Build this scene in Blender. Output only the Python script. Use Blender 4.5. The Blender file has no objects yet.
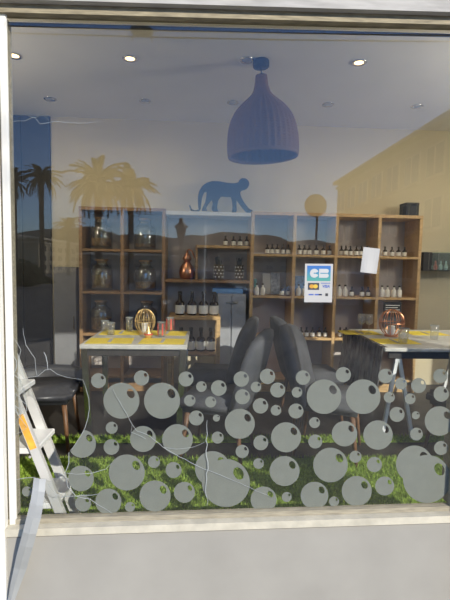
import bpy, bmesh, math, random
from mathutils import Vector, Matrix, noise
random.seed(7)
PI = math.pi
scn = bpy.context.scene
COL = scn.collection

# ------------------------------------------------------------------ camera
CAMZ = 1.55; F = 435.0
YAW = math.radians(3.03); PITCH = math.radians(4.6); ROLL = math.radians(1.1)
cam_d = bpy.data.cameras.new('camera'); cam = bpy.data.objects.new('camera', cam_d); COL.objects.link(cam)
cam_d.sensor_fit = 'VERTICAL'; cam_d.sensor_height = 36.0; cam_d.lens = F / 600.0 * 36.0
cam_d.clip_start = 0.05; cam_d.clip_end = 3000
CR = Matrix.Rotation(-YAW, 3, 'Z') @ Matrix.Rotation(PI/2 - PITCH, 3, 'X') @ Matrix.Rotation(ROLL, 3, 'Z')
cam.matrix_world = Matrix.Translation((0, 0, CAMZ)) @ CR.to_4x4()
scn.camera = cam

# ------------------------------------------------------------------ sky, sun, exposure
SUN_AZ = math.radians(30); SUN_EL = math.radians(26)
w = bpy.data.worlds.new('sky'); scn.world = w; w.use_nodes = True
nt = w.node_tree; nt.nodes.clear()
sky = nt.nodes.new('ShaderNodeTexSky'); sky.sky_type = 'NISHITA'; sky.sun_disc = False
sky.sun_elevation = SUN_EL; sky.sun_rotation = PI - SUN_AZ
sky.air_density = 1.0; sky.dust_density = 0.0; sky.ozone_density = 5.0
bg = nt.nodes.new('ShaderNodeBackground'); bg.inputs['Strength'].default_value = 0.225
wo = nt.nodes.new('ShaderNodeOutputWorld')
tint = nt.nodes.new('ShaderNodeMix'); tint.data_type = 'RGBA'; tint.blend_type = 'MULTIPLY'; tint.inputs[0].default_value = 1.0
tint.inputs[7].default_value = (0.84, 0.86, 0.98, 1)          # slightly deeper, more violet southern sky
nt.links.new(sky.outputs[0], tint.inputs[6]); nt.links.new(tint.outputs[2], bg.inputs[0]); nt.links.new(bg.outputs[0], wo.inputs[0])
sun_d = bpy.data.lights.new('sun', 'SUN'); sun_d.energy = 5.5; sun_d.angle = math.radians(0.6); sun_d.color = (1.0, 0.94, 0.84)
sun = bpy.data.objects.new('sun', sun_d); COL.objects.link(sun)
S = Vector((math.sin(SUN_AZ)*math.cos(SUN_EL), -math.cos(SUN_AZ)*math.cos(SUN_EL), math.sin(SUN_EL)))
sun.rotation_euler = (-S).to_track_quat('-Z', 'Y').to_euler(); sun.location = (10, -10, 12)
vs = scn.view_settings
vs.view_transform = 'Standard'; vs.look = 'None'; vs.gamma = 1.0; vs.use_curve_mapping = False; vs.exposure = 0.0
SPOT_POWER = 17.0
FILL_EMIT = 62.0

# ------------------------------------------------------------------ placement: turn a bearing into a point on a real plane
def ray(u, v):
    return CR @ Vector(((u - 225) / F, -(v - 300) / F, -1.0))
def P(u, v, Y):
    d = ray(u, v); return Vector((0, 0, CAMZ)) + d * (Y / d.y)
def PZ(u, v, z):
    d = ray(u, v); return Vector((0, 0, CAMZ)) + d * ((z - CAMZ) / d.z)
GY = 1.70                                   # glass plane
def V(u, v, D):                             # street point whose mirror image in the glass is seen at (u, v)
    p = P(u, v, D); return Vector((p.x, 2*GY - D, p.z))

# ------------------------------------------------------------------ materials
MATS = {}
def mat(name, col, rough=0.6, metal=0.0, var=0.12, scale=12.0, bump=0.0, spec=0.5, stretch=None, detail=4.0, trans=0.0):
    if name in MATS: return MATS[name]
    m = bpy.data.materials.new(name); m.use_nodes = True
    n = m.node_tree.nodes; l = m.node_tree.links
    b = n['Principled BSDF']
    b.inputs['Roughness'].default_value = rough; b.inputs['Metallic'].default_value = metal
    b.inputs['Specular IOR Level'].default_value = spec
    tc = n.new('ShaderNodeTexCoord'); mp = n.new('ShaderNodeMapping')
    if stretch: mp.inputs['Scale'].default_value = stretch
    nz = n.new('ShaderNodeTexNoise'); nz.inputs['Scale'].default_value = scale; nz.inputs['Detail'].default_value = detail
    l.new(tc.outputs['Object'], mp.inputs[0]); l.new(mp.outputs[0], nz.inputs['Vector'])
    rp = n.new('ShaderNodeValToRGB')
    lo = [max(0, c*(1-var)) for c in col]; hi = [min(1, c*(1+var)) for c in col]
    rp.color_ramp.elements[0].position = 0.3; rp.color_ramp.elements[1].position = 0.7
    rp.color_ramp.elements[0].color = (*lo, 1); rp.color_ramp.elements[1].color = (*hi, 1)
    l.new(nz.outputs['Fac'], rp.inputs[0]); l.new(rp.outputs[0], b.inputs['Base Color'])
    if bump:
        bp = n.new('ShaderNodeBump'); bp.inputs['Strength'].default_value = bump; bp.inputs['Distance'].default_value = 0.01
        l.new(nz.outputs['Fac'], bp.inputs['Height']); l.new(bp.outputs[0], b.inputs['Normal'])
    MATS[name] = m
    return m
def glass_mat(name, base=0.055, tint=(1, 1, 1), dirt=0.0, rough=0.0):
    m = bpy.data.materials.new(name); m.use_nodes = True
    n = m.node_tree.nodes; l = m.node_tree.links; n.remove(n['Principled BSDF'])
    out = n['Material Output']
    tr = n.new('ShaderNodeBsdfTransparent'); tr.inputs[0].default_value = (*tint, 1)
    gl = n.new('ShaderNodeBsdfGlossy'); gl.inputs['Roughness'].default_value = rough
    lw = n.new('ShaderNodeLayerWeight'); lw.inputs['Blend'].default_value = 0.5
    pw = n.new('ShaderNodeMath'); pw.operation = 'POWER'; pw.inputs[1].default_value = 5.0
    ma = n.new('ShaderNodeMath'); ma.operation = 'MULTIPLY_ADD'; ma.inputs[1].default_value = 1 - base; ma.inputs[2].default_value = base
    mx = n.new('ShaderNodeMixShader')
    l.new(lw.outputs['Facing'], pw.inputs[0]); l.new(pw.outputs[0], ma.inputs[0]); l.new(ma.outputs[0], mx.inputs[0])
    l.new(tr.outputs[0], mx.inputs[1]); l.new(gl.outputs[0], mx.inputs[2])
    last = mx
    if dirt:
        df = n.new('ShaderNodeBsdfDiffuse'); df.inputs[0].default_value = (.8, .8, .78, 1)
        tc = n.new('ShaderNodeTexCoord'); nz = n.new('ShaderNodeTexNoise'); nz.inputs['Scale'].default_value = 3.0; nz.inputs['Detail'].default_value = 8
        mm = n.new('ShaderNodeMath'); mm.operation = 'MULTIPLY'; mm.inputs[1].default_value = dirt
        m2 = n.new('ShaderNodeMixShader')
        l.new(tc.outputs['Object'], nz.inputs['Vector']); l.new(nz.outputs['Fac'], mm.inputs[0]); l.new(mm.outputs[0], m2.inputs[0])
        l.new(mx.outputs[0], m2.inputs[1]); l.new(df.outputs[0], m2.inputs[2]); last = m2
    l.new(last.outputs[0], out.inputs[0]); MATS[name] = m
    return m
def emit_mat(name, col, strength):
    m = bpy.data.materials.new(name); m.use_nodes = True
    b = m.node_tree.nodes['Principled BSDF']
    b.inputs['Emission Color'].default_value = (*col, 1); b.inputs['Emission Strength'].default_value = strength
    b.inputs['Base Color'].default_value = (*col, 1)
    MATS[name] = m; return m

glass_mat('window_glass', 0.062, (0.97, 0.98, 0.975), 0.003)
glass_mat('jar_glass', 0.15, (0.90, 0.93, 0.92), 0.05)
glass_mat('tumbler_glass', 0.12, (0.985, 0.99, 0.99), 0.14)
glass_mat('display_glass', 0.10, (0.85, 0.95, 0.93), 0.10)
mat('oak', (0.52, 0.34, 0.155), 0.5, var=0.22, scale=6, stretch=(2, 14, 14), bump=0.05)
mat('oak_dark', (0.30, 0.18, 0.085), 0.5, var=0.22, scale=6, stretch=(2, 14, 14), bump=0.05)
mat('grey_back', (0.50, 0.45, 0.42), 0.7, var=0.05)
mat('cupboard_grey', (0.20, 0.20, 0.21), 0.6, var=0.05)
mat('white_board', (0.70, 0.68, 0.66), 0.5, var=0.05)
mat('cream_paint', (0.59, 0.525, 0.37), 0.85, var=0.03, scale=3, bump=0.03)
mat('ceiling_paint', (0.76, 0.74, 0.70), 0.9, var=0.03, scale=2)
mat('dark_panel', (0.022, 0.02, 0.02), 0.6, var=0.3)
mat('dark_floor', (0.03, 0.026, 0.023), 0.5, var=0.3, scale=8)
mat('facade_plaster', (0.305, 0.288, 0.25), 0.85, var=0.06, scale=5, bump=0.12, detail=8)
mat('sill_paint', (0.50, 0.46, 0.36), 0.7, var=0.14, scale=18, bump=0.2, detail=8)
mat('fascia_paint', (0.40, 0.38, 0.345), 0.8, var=0.15, scale=9, stretch=(1, 3, 6), bump=0.25, detail=8)
mat('rail_paint', (0.30, 0.265, 0.19), 0.75, var=0.25, scale=14, stretch=(1, 5, 8), bump=0.2, detail=8)
mat('top_rail_paint', (0.28, 0.235, 0.15), 0.75, var=0.35, scale=14, stretch=(1, 5, 8), bump=0.25, detail=8)
mat('frosted_vinyl', (0.19, 0.195, 0.165), 0.75, var=0.05, scale=25)
mat('matte_black', (0.012, 0.012, 0.013), 0.6, var=0.2)
mat('white_paper', (0.42, 0.41, 0.385), 0.8, var=0.03)
mat('rattan', (0.22, 0.125, 0.07), 0.7, var=0.45, scale=60, stretch=(1, 1, 6), bump=0.5)
mat('chrome', (0.72, 0.72, 0.70), 0.22, 1.0, var=0.05)
mat('white_metal', (0.72, 0.73, 0.72), 0.35, 0.0, var=0.06)
mat('alu', (0.70, 0.70, 0.68), 0.4, 0.3, var=0.06)
mat('grey_velvet', (0.06, 0.062, 0.070), 0.75, var=0.25, scale=9)
mat('black_leather', (0.035, 0.036, 0.042), 0.4, var=0.2, scale=30, bump=0.1)
mat('walnut', (0.15, 0.075, 0.035), 0.5, var=0.25, scale=8, stretch=(6, 6, 1))
mat('yellow_mat', (0.80, 0.62, 0.06), 0.7, var=0.08, scale=40)
mat('tabletop_grey', (0.52, 0.51, 0.48), 0.4, var=0.15, scale=18)
mat('cork', (0.40, 0.25, 0.13), 0.8, var=0.25, scale=60)
mat('brown_glass', (0.030, 0.017, 0.010), 0.12, var=0.2)
mat('pale_spirit', (0.36, 0.24, 0.12), 0.3, var=0.3, scale=30)
mat('fruit_mix', (0.34, 0.19, 0.07), 0.6, var=0.6, scale=45, bump=0.5)
mat('label_white', (0.80, 0.78, 0.72), 0.7, var=0.04)
mat('cap_dark', (0.05, 0.045, 0.04), 0.4, var=0.2)
mat('steel_grey', (0.36, 0.37, 0.40), 0.4, 0.2, var=0.06)
mat('blue_plastic', (0.16, 0.33, 0.62), 0.4, var=0.1)
mat('copper', (0.70, 0.33, 0.18), 0.3, 1.0, var=0.1)
mat('gold_wire', (0.72, 0.52, 0.24), 0.35, 0.8, var=0.1)
mat('red_print', (0.70, 0.10, 0.06), 0.5, var=0.1)
mat('orange_sticker', (0.85, 0.42, 0.06), 0.6, var=0.25, scale=25)
mat('tape_white', (0.32, 0.325, 0.31), 0.35, var=0.08, scale=10)
mat('broken_edge', (0.36, 0.38, 0.37), 0.3, var=0.1)
mat('wicker', (0.11, 0.085, 0.06), 0.8, var=0.5, scale=70)

# ------------------------------------------------------------------ mesh helpers
class MB:
    def __init__(s): s.v = []; s.f = []
    def add(s, vs, fs):
        o = len(s.v); s.v += [tuple(p) for p in vs]; s.f += [tuple(i + o for i in f) for f in fs]; return s
    def box(s, x0, x1, y0, y1, z0, z1, M=None):
        vs = [(x, y, z) for x in (x0, x1) for y in (y0, y1) for z in (z0, z1)]
        if M is not None: vs = [M @ Vector(p) for p in vs]
        return s.add(vs, [(0, 1, 3, 2), (4, 6, 7, 5), (0, 4, 5, 1), (2, 3, 7, 6), (0, 2, 6, 4), (1, 5, 7, 3)])
    def bbox(s, x0, x1, y0, y1, z0, z1, b=0.004):
        # box with chamfered edges
        bm = bmesh.new(); bmesh.ops.create_cube(bm, size=1)
        for q in bm.verts: q.co = Vector(((x0+x1)/2 + q.co.x*(x1-x0), (y0+y1)/2 + q.co.y*(y1-y0), (z0+z1)/2 + q.co.z*(z1-z0)))
        b = min(b, 0.45*min(abs(x1-x0), abs(y1-y0), abs(z1-z0)))
        bmesh.ops.bevel(bm, geom=bm.edges[:], offset=b, segments=1, affect='EDGES')
        bm.verts.index_update()
        s.add([tuple(q.co) for q in bm.verts], [tuple(q.index for q in f.verts) for f in bm.faces]); bm.free(); return s
    def lathe(s, prof, n=16, c=(0, 0, 0), rib=0, ribamp=0.0, cap=True, wob=0.0):
        vs = []; fs = []
        for (r, z) in prof:
            for i in range(n):
                a = 2*PI*i/n; rr = r*(1 + (ribamp*math.cos(rib*a) if rib else 0))
                vs.append((c[0]+rr*math.cos(a), c[1]+rr*math.sin(a), c[2]+z))
        for k in range(len(prof)-1):
            for i in range(n):
                j = (i+1) % n; fs.append((k*n+i, k*n+j, (k+1)*n+j, (k+1)*n+i))
        if cap:
            if prof[0][0] > 1e-5: fs.append(tuple(range(n))[::-1])
            if prof[-1][0] > 1e-5: fs.append(tuple((len(prof)-1)*n + i for i in range(n)))
        return s.add(vs, fs)
    def tube(s, pts, r, n=8):
        pts = [Vector(p) for p in pts]; rs = r if isinstance(r, (list, tuple)) else [r]*len(pts)
        vs = []; fs = []
        for k, p in enumerate(pts):
            t = (pts[min(k+1, len(pts)-1)] - pts[max(k-1, 0)]).normalized()
            up = Vector((0, 0, 1)) if abs(t.z) < 0.9 else Vector((1, 0, 0))
            a = t.cross(up).normalized(); b = t.cross(a).normalized()
            for i in range(n):
                q = 2*PI*i/n; vs.append(p + (a*math.cos(q) + b*math.sin(q))*rs[k])
        for k in range(len(pts)-1):
            for i in range(n):
                j = (i+1) % n; fs.append((k*n+i, k*n+j, (k+1)*n+j, (k+1)*n+i))
        fs.append(tuple(range(n))[::-1]); fs.append(tuple((len(pts)-1)*n+i for i in range(n)))
        return s.add(vs, fs)
    def prism(s, poly, d, M):
        # polygon in local xy, extruded by d along z, then placed by M
        n = len(poly)
        vs = [M @ Vector((x, y, 0)) for x, y in poly] + [M @ Vector((x, y, d)) for x, y in poly]
        fs = [tuple(range(n))[::-1], tuple(range(n, 2*n))] + [(i, (i+1) % n, n+(i+1) % n, n+i) for i in range(n)]
        return s.add(vs, fs)
    def build(s, name, m, parent=None, smooth=False, fix=True):
        me = bpy.data.meshes.new(name); me.from_pydata(s.v, [], s.f)
        if fix:
            bm = bmesh.new(); bm.from_mesh(me); bmesh.ops.recalc_face_normals(bm, faces=bm.faces[:]); bm.to_mesh(me); bm.free()
        if smooth:
            for p in me.polygons: p.use_smooth = True
        me.materials.append(MATS[m] if isinstance(m, str) else m)
        o = bpy.data.objects.new(name, me); COL.objects.link(o)
        if parent is not None: o.parent = parent
        return o
def tag(o, label=None, cat=None, group=None, kind=None):
    if label: o['label'] = label
    if cat: o['category'] = cat
    if group: o['group'] = group
    if kind: o['kind'] = kind
    return o
def empty(name, loc=(0, 0, 0), rz=0, label=None, cat=None, group=None):
    o = bpy.data.objects.new(name, None); COL.objects.link(o); o.location = loc; o.rotation_euler = (0, 0, rz)
    o.empty_display_size = 0.05
    return tag(o, label, cat, group)
def dup(root, loc=None, rz=None, label=None, group=None, scale=None):
    r = root.copy(); COL.objects.link(r)
    if loc is not None: r.location = loc
    if rz is not None: r.rotation_euler = (0, 0, rz)
    if scale is not None: r.scale = scale
    tag(r, label, None, group)
    for ch in [c for c in bpy.data.objects if c.parent == root]:
        c = ch.copy(); COL.objects.link(c); c.parent = r
        for g in [q for q in bpy.data.objects if q.parent == ch]:
            d = g.copy(); COL.objects.link(d); d.parent = c
    return r
ORD = ['first', 'second', 'third', 'fourth', 'fifth', 'sixth', 'seventh', 'eighth', 'ninth', 'tenth', 'eleventh', 'twelfth', 'thirteenth',
       'fourteenth', 'fifteenth', 'sixteenth', 'seventeenth', 'eighteenth', 'nineteenth', 'twentieth']
TENS = {2: 'twenty', 3: 'thirty', 4: 'forty'}
def nth(i):
    if i < 20: return ORD[i]
    t, r = divmod(i+1, 10)
    return TENS[t] + '-' + ORD[r-1] if r else {3: 'thirtieth', 4: 'fortieth'}[t]
def struct(o): o['kind'] = 'structure'; return o

# ------------------------------------------------------------------ room shell
FZ = 0.20; CZ = 3.09; BACK = 4.87; XL = -2.7; XR = 4.9
wl = P(9.3, 270, GY).x; wr = P(464, 270, GY).x          # clear glass width
SLOPE = math.tan(math.radians(1.15))                      # the opening follows the sloping street
def top_z(x): return P(225, 22.5, GY).z + SLOPE*(x - P(225, 21.5, GY).x)
def bot_z(x): return P(225, 511, GY).z + SLOPE*(x - P(225, 510.5, GY).x)
struct(MB().box(XL, XR, 1.80, BACK, FZ-0.1, FZ).build('floor', 'dark_floor'))
struct(MB().box(XL-.1, XR+.1, 1.80, BACK+.1, CZ, CZ+0.12).build('ceiling', 'ceiling_paint'))
struct(MB().box(XL, XR, BACK, BACK+0.12, FZ, CZ).build('wall_back', 'cream_paint'))
struct(MB().box(XL-.12, XL, 1.80, BACK+.12, FZ, CZ).build('wall_left', 'cream_paint'))
struct(MB().box(XR, XR+.12, 1.80, BACK+.12, FZ, CZ).build('wall_right', 'cream_paint'))
# facade with the shop window and, to its right, an added glazed door
FY0, FY1 = 1.662, 1.80
DX0, DX1 = wr + 0.36, wr + 1.42
zl, zr = bot_z(wl-.06), bot_z(wr+.06); tl, tr_ = top_z(wl-.06), top_z(wr+.06)
fm = MB()
def slab(x0, x1, z00, z01, z10, z11, y0=FY0, y1=FY1, mb=None):   # vertical slab, heights given at both ends
    (mb or fm).add([(x0, y0, z00), (x1, y0, z10), (x1, y0, z11), (x0, y0, z01), (x0, y1, z00), (x1, y1, z10), (x1, y1, z11), (x0, y1, z01)],
           [(0, 1, 2, 3), (5, 4, 7, 6), (4, 0, 3, 7), (1, 5, 6, 2), (3, 2, 6, 7), (4, 5, 1, 0)])
EX0, EX1 = -4.5, 6.5
WX0, WX1 = DX1 + .3, DX1 + 2.1          # second window, added unseen beyond the door for more sun
x0, x1 = wl - .05, wr + .05
slab(x0, x1, 0, zl - .06, 0, zr - .06)
slab(x0, x1, tl + .05, 4.6, tr_ + .05, 4.6)
slab(EX0, x0, 0, 4.6, 0, 4.6)
slab(x1, DX0, 0, 4.6, 0, 4.6)
slab(DX0, DX1, 0, FZ, 0, FZ)
slab(DX0, DX1, 2.55, 4.6, 2.55, 4.6)
slab(DX1, WX0, 0, 4.6, 0, 4.6)
slab(WX0, WX1, 0, .55, 0, .55)
slab(WX0, WX1, 2.5, 4.6, 2.5, 4.6)
slab(WX1, EX1, 0, 4.6, 0, 4.6)
facade = struct(fm.build('wall_front', 'facade_plaster'))
# sill
RH = .020; SH = .030
sm = MB(); slab(wl - .3, wr + .3, bot_z(wl-.3) - RH - SH, bot_z(wl-.3) - RH, bot_z(wr+.3) - RH - SH, bot_z(wr+.3) - RH, 1.650, 1.684, sm)
struct(sm.build('trim_1', 'sill_paint'))
tag(bpy.data.objects['trim_1'], 'cream painted outer sill under the shop window')

# ------------------------------------------------------------------ shop window: frame, broken pane
win = empty('window_1', ((wl+wr)/2, GY, (zl+zr)/2)); struct(win); win['label'] = 'large shop window with a broken lower left corner'
WI = Matrix.Translation(-Vector(win.location))
def wbuild(mb, name, m, **k):
    mb.v = [tuple(WI @ Vector(p)) for p in mb.v]; return mb.build(name, m, win, **k)
a, b = wl - .05, wr + .05
m_ = MB(); slab(a, b, bot_z(a) - .059, bot_z(a), bot_z(b) - .059, bot_z(b), 1.685, 1.715, m_); wbuild(m_, 'bottom_rail', 'rail_paint')
m_ = MB(); slab(a, b, top_z(a), top_z(a) + .05, top_z(b), top_z(b) + .05, 1.672, 1.712, m_); wbuild(m_, 'top_rail', 'top_rail_paint')
m_ = MB(); m_.add([(wl-.05, 1.7065, zl), (wl + .004, 1.7065, zl), (wl + .004, 1.7065, tl), (wl-.05, 1.7065, tl), (wl-.05, 1.75, zl), (wl+.004, 1.75, zl), (wl+.004, 1.75, tl), (wl-.05, 1.75, tl)],
   [(0, 1, 2, 3), (5, 4, 7, 6), (4, 0, 3, 7), (1, 5, 6, 2), (3, 2, 6, 7), (4, 5, 1, 0)]); wbuild(m_, 'side_stile', 'rail_paint')
m_ = MB().box(wr - .004, wr + .05, 1.68, 1.76, zr, tr_); wbuild(m_, 'side_stile', 'rail_paint')
m_ = MB(); slab(wl, wr, top_z(wl) - .020, top_z(wl) - .011, top_z(wr) - .016, top_z(wr) - .011, 1.715, 1.730, m_); wbuild(m_, 'reflection_strip', 'cap_dark')  # dark strip standing in for the frame's reflection in the glass
HOLE = [(11, 370), (17, 371), (24, 379), (31, 377), (38, 376), (45, 370), (50, 369), (57, 374), (66, 377), (76, 378), (83, 380), (86, 388), (89, 399), (89.5, 409), (88, 418),
        (85, 428), (80, 437), (74, 446), (70, 451), (69, 462), (65, 473), (58, 476), (50, 482), (44, 479), (35, 477.5), (24, 479), (15, 480), (10, 482)]
def inside(poly, x, y):
    c = False; n = len(poly)
    for i in range(n):
        (x1_, y1_), (x2_, y2_) = poly[i], poly[(i+1) % n]
        if (y1_ > y) != (y2_ > y) and x < (x2_-x1_)*(y-y1_)/(y2_-y1_)+x1_: c = not c
    return c
hw = [P(u, v, GY) for u, v in HOLE]; hz = [(p.x, p.z) for p in hw]
px0 = wl - .01
outline = [(px0, top_z(px0)+.01), (wr+.01, top_z(wr)+.01), (wr+.01, bot_z(wr)-.01), (px0, bot_z(px0)-.01), (px0, hz[-1][1])] + hz[::-1][1:-1] + [(px0, hz[0][1])]
MXZ = Matrix(((1, 0, 0, 0), (0, 0, 1, 0), (0, 1, 0, 0), (0, 0, 0, 1)))   # local xy -> world xz, depth -> y
pm = MB().prism([(x, z) for x, z in outline], 0.006, Matrix.Translation((0, GY, 0)) @ MXZ)
pane = wbuild(pm, 'pane', 'window_glass')
pane['label'] = 'broken glass pane with a large hole and cracks'
def ribbon(pts, wd, y):
    # flat thin strip along points (x, z) on the glass, with some body
    mb = MB(); n = len(pts); L = []; R_ = []
    for k in range(n):
        p0 = Vector(pts[max(k-1, 0)]); p1 = Vector(pts[min(k+1, n-1)]); t = (p1-p0).normalized(); nn = Vector((-t.y, t.x))
        ww = .62*wd*(0.35 + 0.65*math.sin(PI*(k+0.6)/(n+0.2)))
        L.append(Vector(pts[k]) + nn*ww/2); R_.append(Vector(pts[k]) - nn*ww/2)
    mb.prism([(p.x, p.y) for p in L] + [(p.x, p.y) for p in R_[::-1]], 0.0012, Matrix.Translation((0, y, 0)) @ MXZ)
    return mb
def glass_line(pix, wd=0.0022, jit=1.0, name='glass_line'):
    pts = []
    for k in range(len(pix)-1):
        (u0, v0), (u1, v1) = pix[k], pix[k+1]; n = max(2, int(math.hypot(u1-u0, v1-v0)/5))
        for i in range(n):
            t = i/n; pts.append((u0+(u1-u0)*t + random.uniform(-jit, jit)*.5*(i > 0), v0+(v1-v0)*t + random.uniform(-jit, jit)*.5*(i > 0)))
    pts.append(pix[-1])
    w3 = [P(u, v, GY) for u, v in pts]
    mb = ribbon([(p.x, p.z) for p in w3], wd, GY - 0.0014)
    mb.v = [tuple(WI @ Vector(p)) for p in mb.v]
    o = mb.build(name, 'broken_edge', pane)
    return o
# edge of the hole, the cracks running from it and other lines
glass_line([(83, 380), (86, 388), (89, 399), (89.5, 409), (88, 418), (85, 428), (80, 437), (74, 446), (70, 451)], 0.0026, 0.3)
glass_line([(24, 379), (31, 377), (38, 376), (45, 370), (50, 369), (57, 374), (66, 377), (83, 380)], 0.002, 0.3)
glass_line([(66, 473), (76, 474), (92, 473), (106, 469), (112, 463)], 0.0026)
glass_line([(113, 389), (120, 402), (127, 414), (132, 424), (137, 431), (150, 436), (163, 447), (180, 457), (200, 467), (235, 481), (271, 497)], 0.0024)
glass_line([(132, 424), (131, 432), (146, 439)], 0.0018)
glass_line([(163, 447), (176, 449), (193, 447), (206, 441)], 0.0018)
glass_line([(65, 473), (69, 463), (69, 452)], 0.004, 0.6)
glass_line([(48, 484), (55, 493), (62, 497), (76, 496), (90, 499), (112, 513)], 0.0026)
glass_line([(44, 479), (44, 497), (47, 509)], 0.002)
glass_line([(65, 474), (68, 487), (76, 496), (98, 494)], 0.003)
glass_line([(15, 480), (24, 478), (35, 477)], 0.003, 0.5)
glass_line([(37, 375), (35, 358), (26, 345), (23, 328)], 0.0022)
glass_line([(24, 379), (19, 362), (21, 350), (14, 338)], 0.002)
glass_line([(48, 370), (46, 356), (44, 352)], 0.004)
glass_line([(207, 420), (206, 440), (208, 462), (206, 485), (207, 505)], 0.0045, 2.5)  # pale wavy upright line low on the pane
glass_line([(205, 200), (206, 240), (204, 280), (206, 330)], 0.0011, 1.2)  # thin pale upright line higher on the pane
glass_line([(12, 122), (25, 121), (34, 117), (40, 124), (52, 122), (70, 123), (100, 122)], 0.0026, 2.0)
glass_line([(24, 112), (34, 118), (43, 114), (49, 121)], 0.0016, 2.0)
glass_line([(13, 352), (17, 362), (14, 374), (22, 382)], 0.003, 1.6)
# loose shards still clinging to the left stile
def shard(pix, dy):
    w3 = [P(u, v, GY) for u, v in pix]
    mb = MB().prism([(p.x, p.z) for p in w3], 0.006, Matrix.Translation((0, GY + dy, 0)) @ MXZ)
    mb.v = [tuple(WI @ Vector(p)) for p in mb.v]
    o = mb.build('shard', 'window_glass', win); return o
shard([(11, 372), (17, 372), (21, 384), (26, 396), (27.5, 410), (20, 418), (14, 410), (11, 408)], 0.002)
shard([(11, 412), (20, 422), (27, 428), (22, 433), (13, 436), (10.5, 430)], 0.001)
for pts in ([(17, 372), (21, 384), (26, 396), (27, 410), (20, 418), (14, 408)], [(12, 392), (20, 398), (26, 404)], [(13, 400), (19, 416), (27, 427), (21, 432), (13, 436)],
            [(12, 380), (18, 390), (14, 404), (22, 412), (15, 426)], [(13, 466), (16, 470), (14, 478)]):
    glass_line(pts, 0.0022, 1.2)
# left jamb boards: white flaking paint
jm = bpy.data.materials.new('flaking_white'); jm.use_nodes = True; MATS['flaking_white'] = jm
n = jm.node_tree.nodes; l = jm.node_tree.links; bs = n['Principled BSDF']; bs.inputs['Roughness'].default_value = .75
tc = n.new('ShaderNodeTexCoord'); mp = n.new('ShaderNodeMapping'); mp.inputs['Scale'].default_value = (30, 30, 1.6)
nz = n.new('ShaderNodeTexNoise'); nz.inputs['Scale'].default_value = 2.2; nz.inputs['Detail'].default_value = 9; nz.inputs['Distortion'].default_value = 1.0
rp = n.new('ShaderNodeValToRGB'); e = rp.color_ramp.elements
e[0].position = .27; e[0].color = (.20, .19, .17, 1); e[1].position = .36; e[1].color = (.68, .66, .60, 1)
l.new(tc.outputs['Object'], mp.inputs[0]); l.new(mp.outputs[0], nz.inputs['Vector']); l.new(nz.outputs['Fac'], rp.inputs[0]); l.new(rp.outputs[0], bs.inputs['Base Color'])
bp = n.new('ShaderNodeBump'); bp.inputs['Strength'].default_value = .4; l.new(nz.outputs['Fac'], bp.inputs['Height']); l.new(bp.outputs[0], bs.inputs['Normal'])
j0 = P(11, 270, 1.685).x
tz = top_z(j0)
mj = MB().bbox(j0 - .028, j0, 1.684, 1.6995, 0.0, tz + .02, .004); struct(mj.build('trim_2', 'flaking_white'))
bpy.data.objects['trim_2']['label'] = 'white flaking inner jamb board left of the window'
mj = MB().bbox(j0 - .42, j0 - .0285, 1.645, 1.6835, 0.0, tz + .05, .006); struct(mj.build('trim_3', 'flaking_white'))
bpy.data.objects['trim_3']['label'] = 'white flaking outer jamb board left of the window'
# lintel fascia above the window
mm_ = MB(); slab(-1.9, wr + .4, top_z(-1.9) + .030, top_z(-1.9) + .30, top_z(wr+.4) + .030, top_z(wr+.4) + .30, 1.645, 1.671, mm_)
struct(mm_.build('trim_4', 'fascia_paint')); bpy.data.objects['trim_4']['label'] = 'pale painted fascia board above the window'

mj = MB().bbox(wr + .045, wr + .14, 1.59, 1.66, 0.0, tr_ + .03, .006); struct(mj.build('trim_5', 'flaking_white'))
bpy.data.objects['trim_5']['label'] = 'projecting white jamb board right of the window'

# unseen glazed door, added right of the window to let the sun in
dr = empty('added_door', ((DX0+DX1)/2, 1.72, FZ)); struct(dr); dr['label'] = 'added unseen glazed door right of the window'
def dbuild(mb, name, m):
    T = Matrix.Translation(-Vector(dr.location)); mb.v = [tuple(T @ Vector(p)) for p in mb.v]; return mb.build(name, m, dr)
dbuild(MB().bbox(DX0, DX0+.07, 1.70, 1.76, FZ, 2.55), 'side_stile', 'flaking_white')
dbuild(MB().bbox(DX1-.07, DX1, 1.70, 1.76, FZ, 2.55), 'side_stile', 'flaking_white')
dbuild(MB().bbox(DX0+.07, DX1-.07, 1.70, 1.76, 2.47, 2.55), 'top_rail', 'flaking_white')
dbuild(MB().bbox(DX0+.07, DX1-.07, 1.70, 1.76, FZ, FZ+.2), 'bottom_rail', 'flaking_white')
dbuild(MB().box(DX0+.07, DX1-.07, 1.727, 1.733, FZ+.2, 2.47), 'pane', 'window_glass')
dbuild(MB().tube([(DX0+.10, 1.69, 1.1), (DX0+.10, 1.64, 1.12), (DX0+.10, 1.64, 1.4), (DX0+.10, 1.69, 1.42)], .012), 'handle', 'chrome')

w2 = empty('added_window', ((WX0+WX1)/2, 1.72, .55)); struct(w2); w2['label'] = 'added unseen second window beyond the glazed door'
h2 = (WX1-WX0)/2
for (a_, b_, c_, d_, nm) in ((-h2, -h2+.05, 0, 1.95, 'side_stile'), (h2-.05, h2, 0, 1.95, 'side_stile'), (-h2+.05, h2-.05, 0, .05, 'bottom_rail'), (-h2+.05, h2-.05, 1.9, 1.95, 'top_rail')):
    MB().bbox(a_, b_, -.03, .04, c_, d_).build(nm, 'rail_paint', w2)
MB().box(-h2+.05, h2-.05, 0, .006, .05, 1.9).build('pane', 'window_glass', w2)

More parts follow.
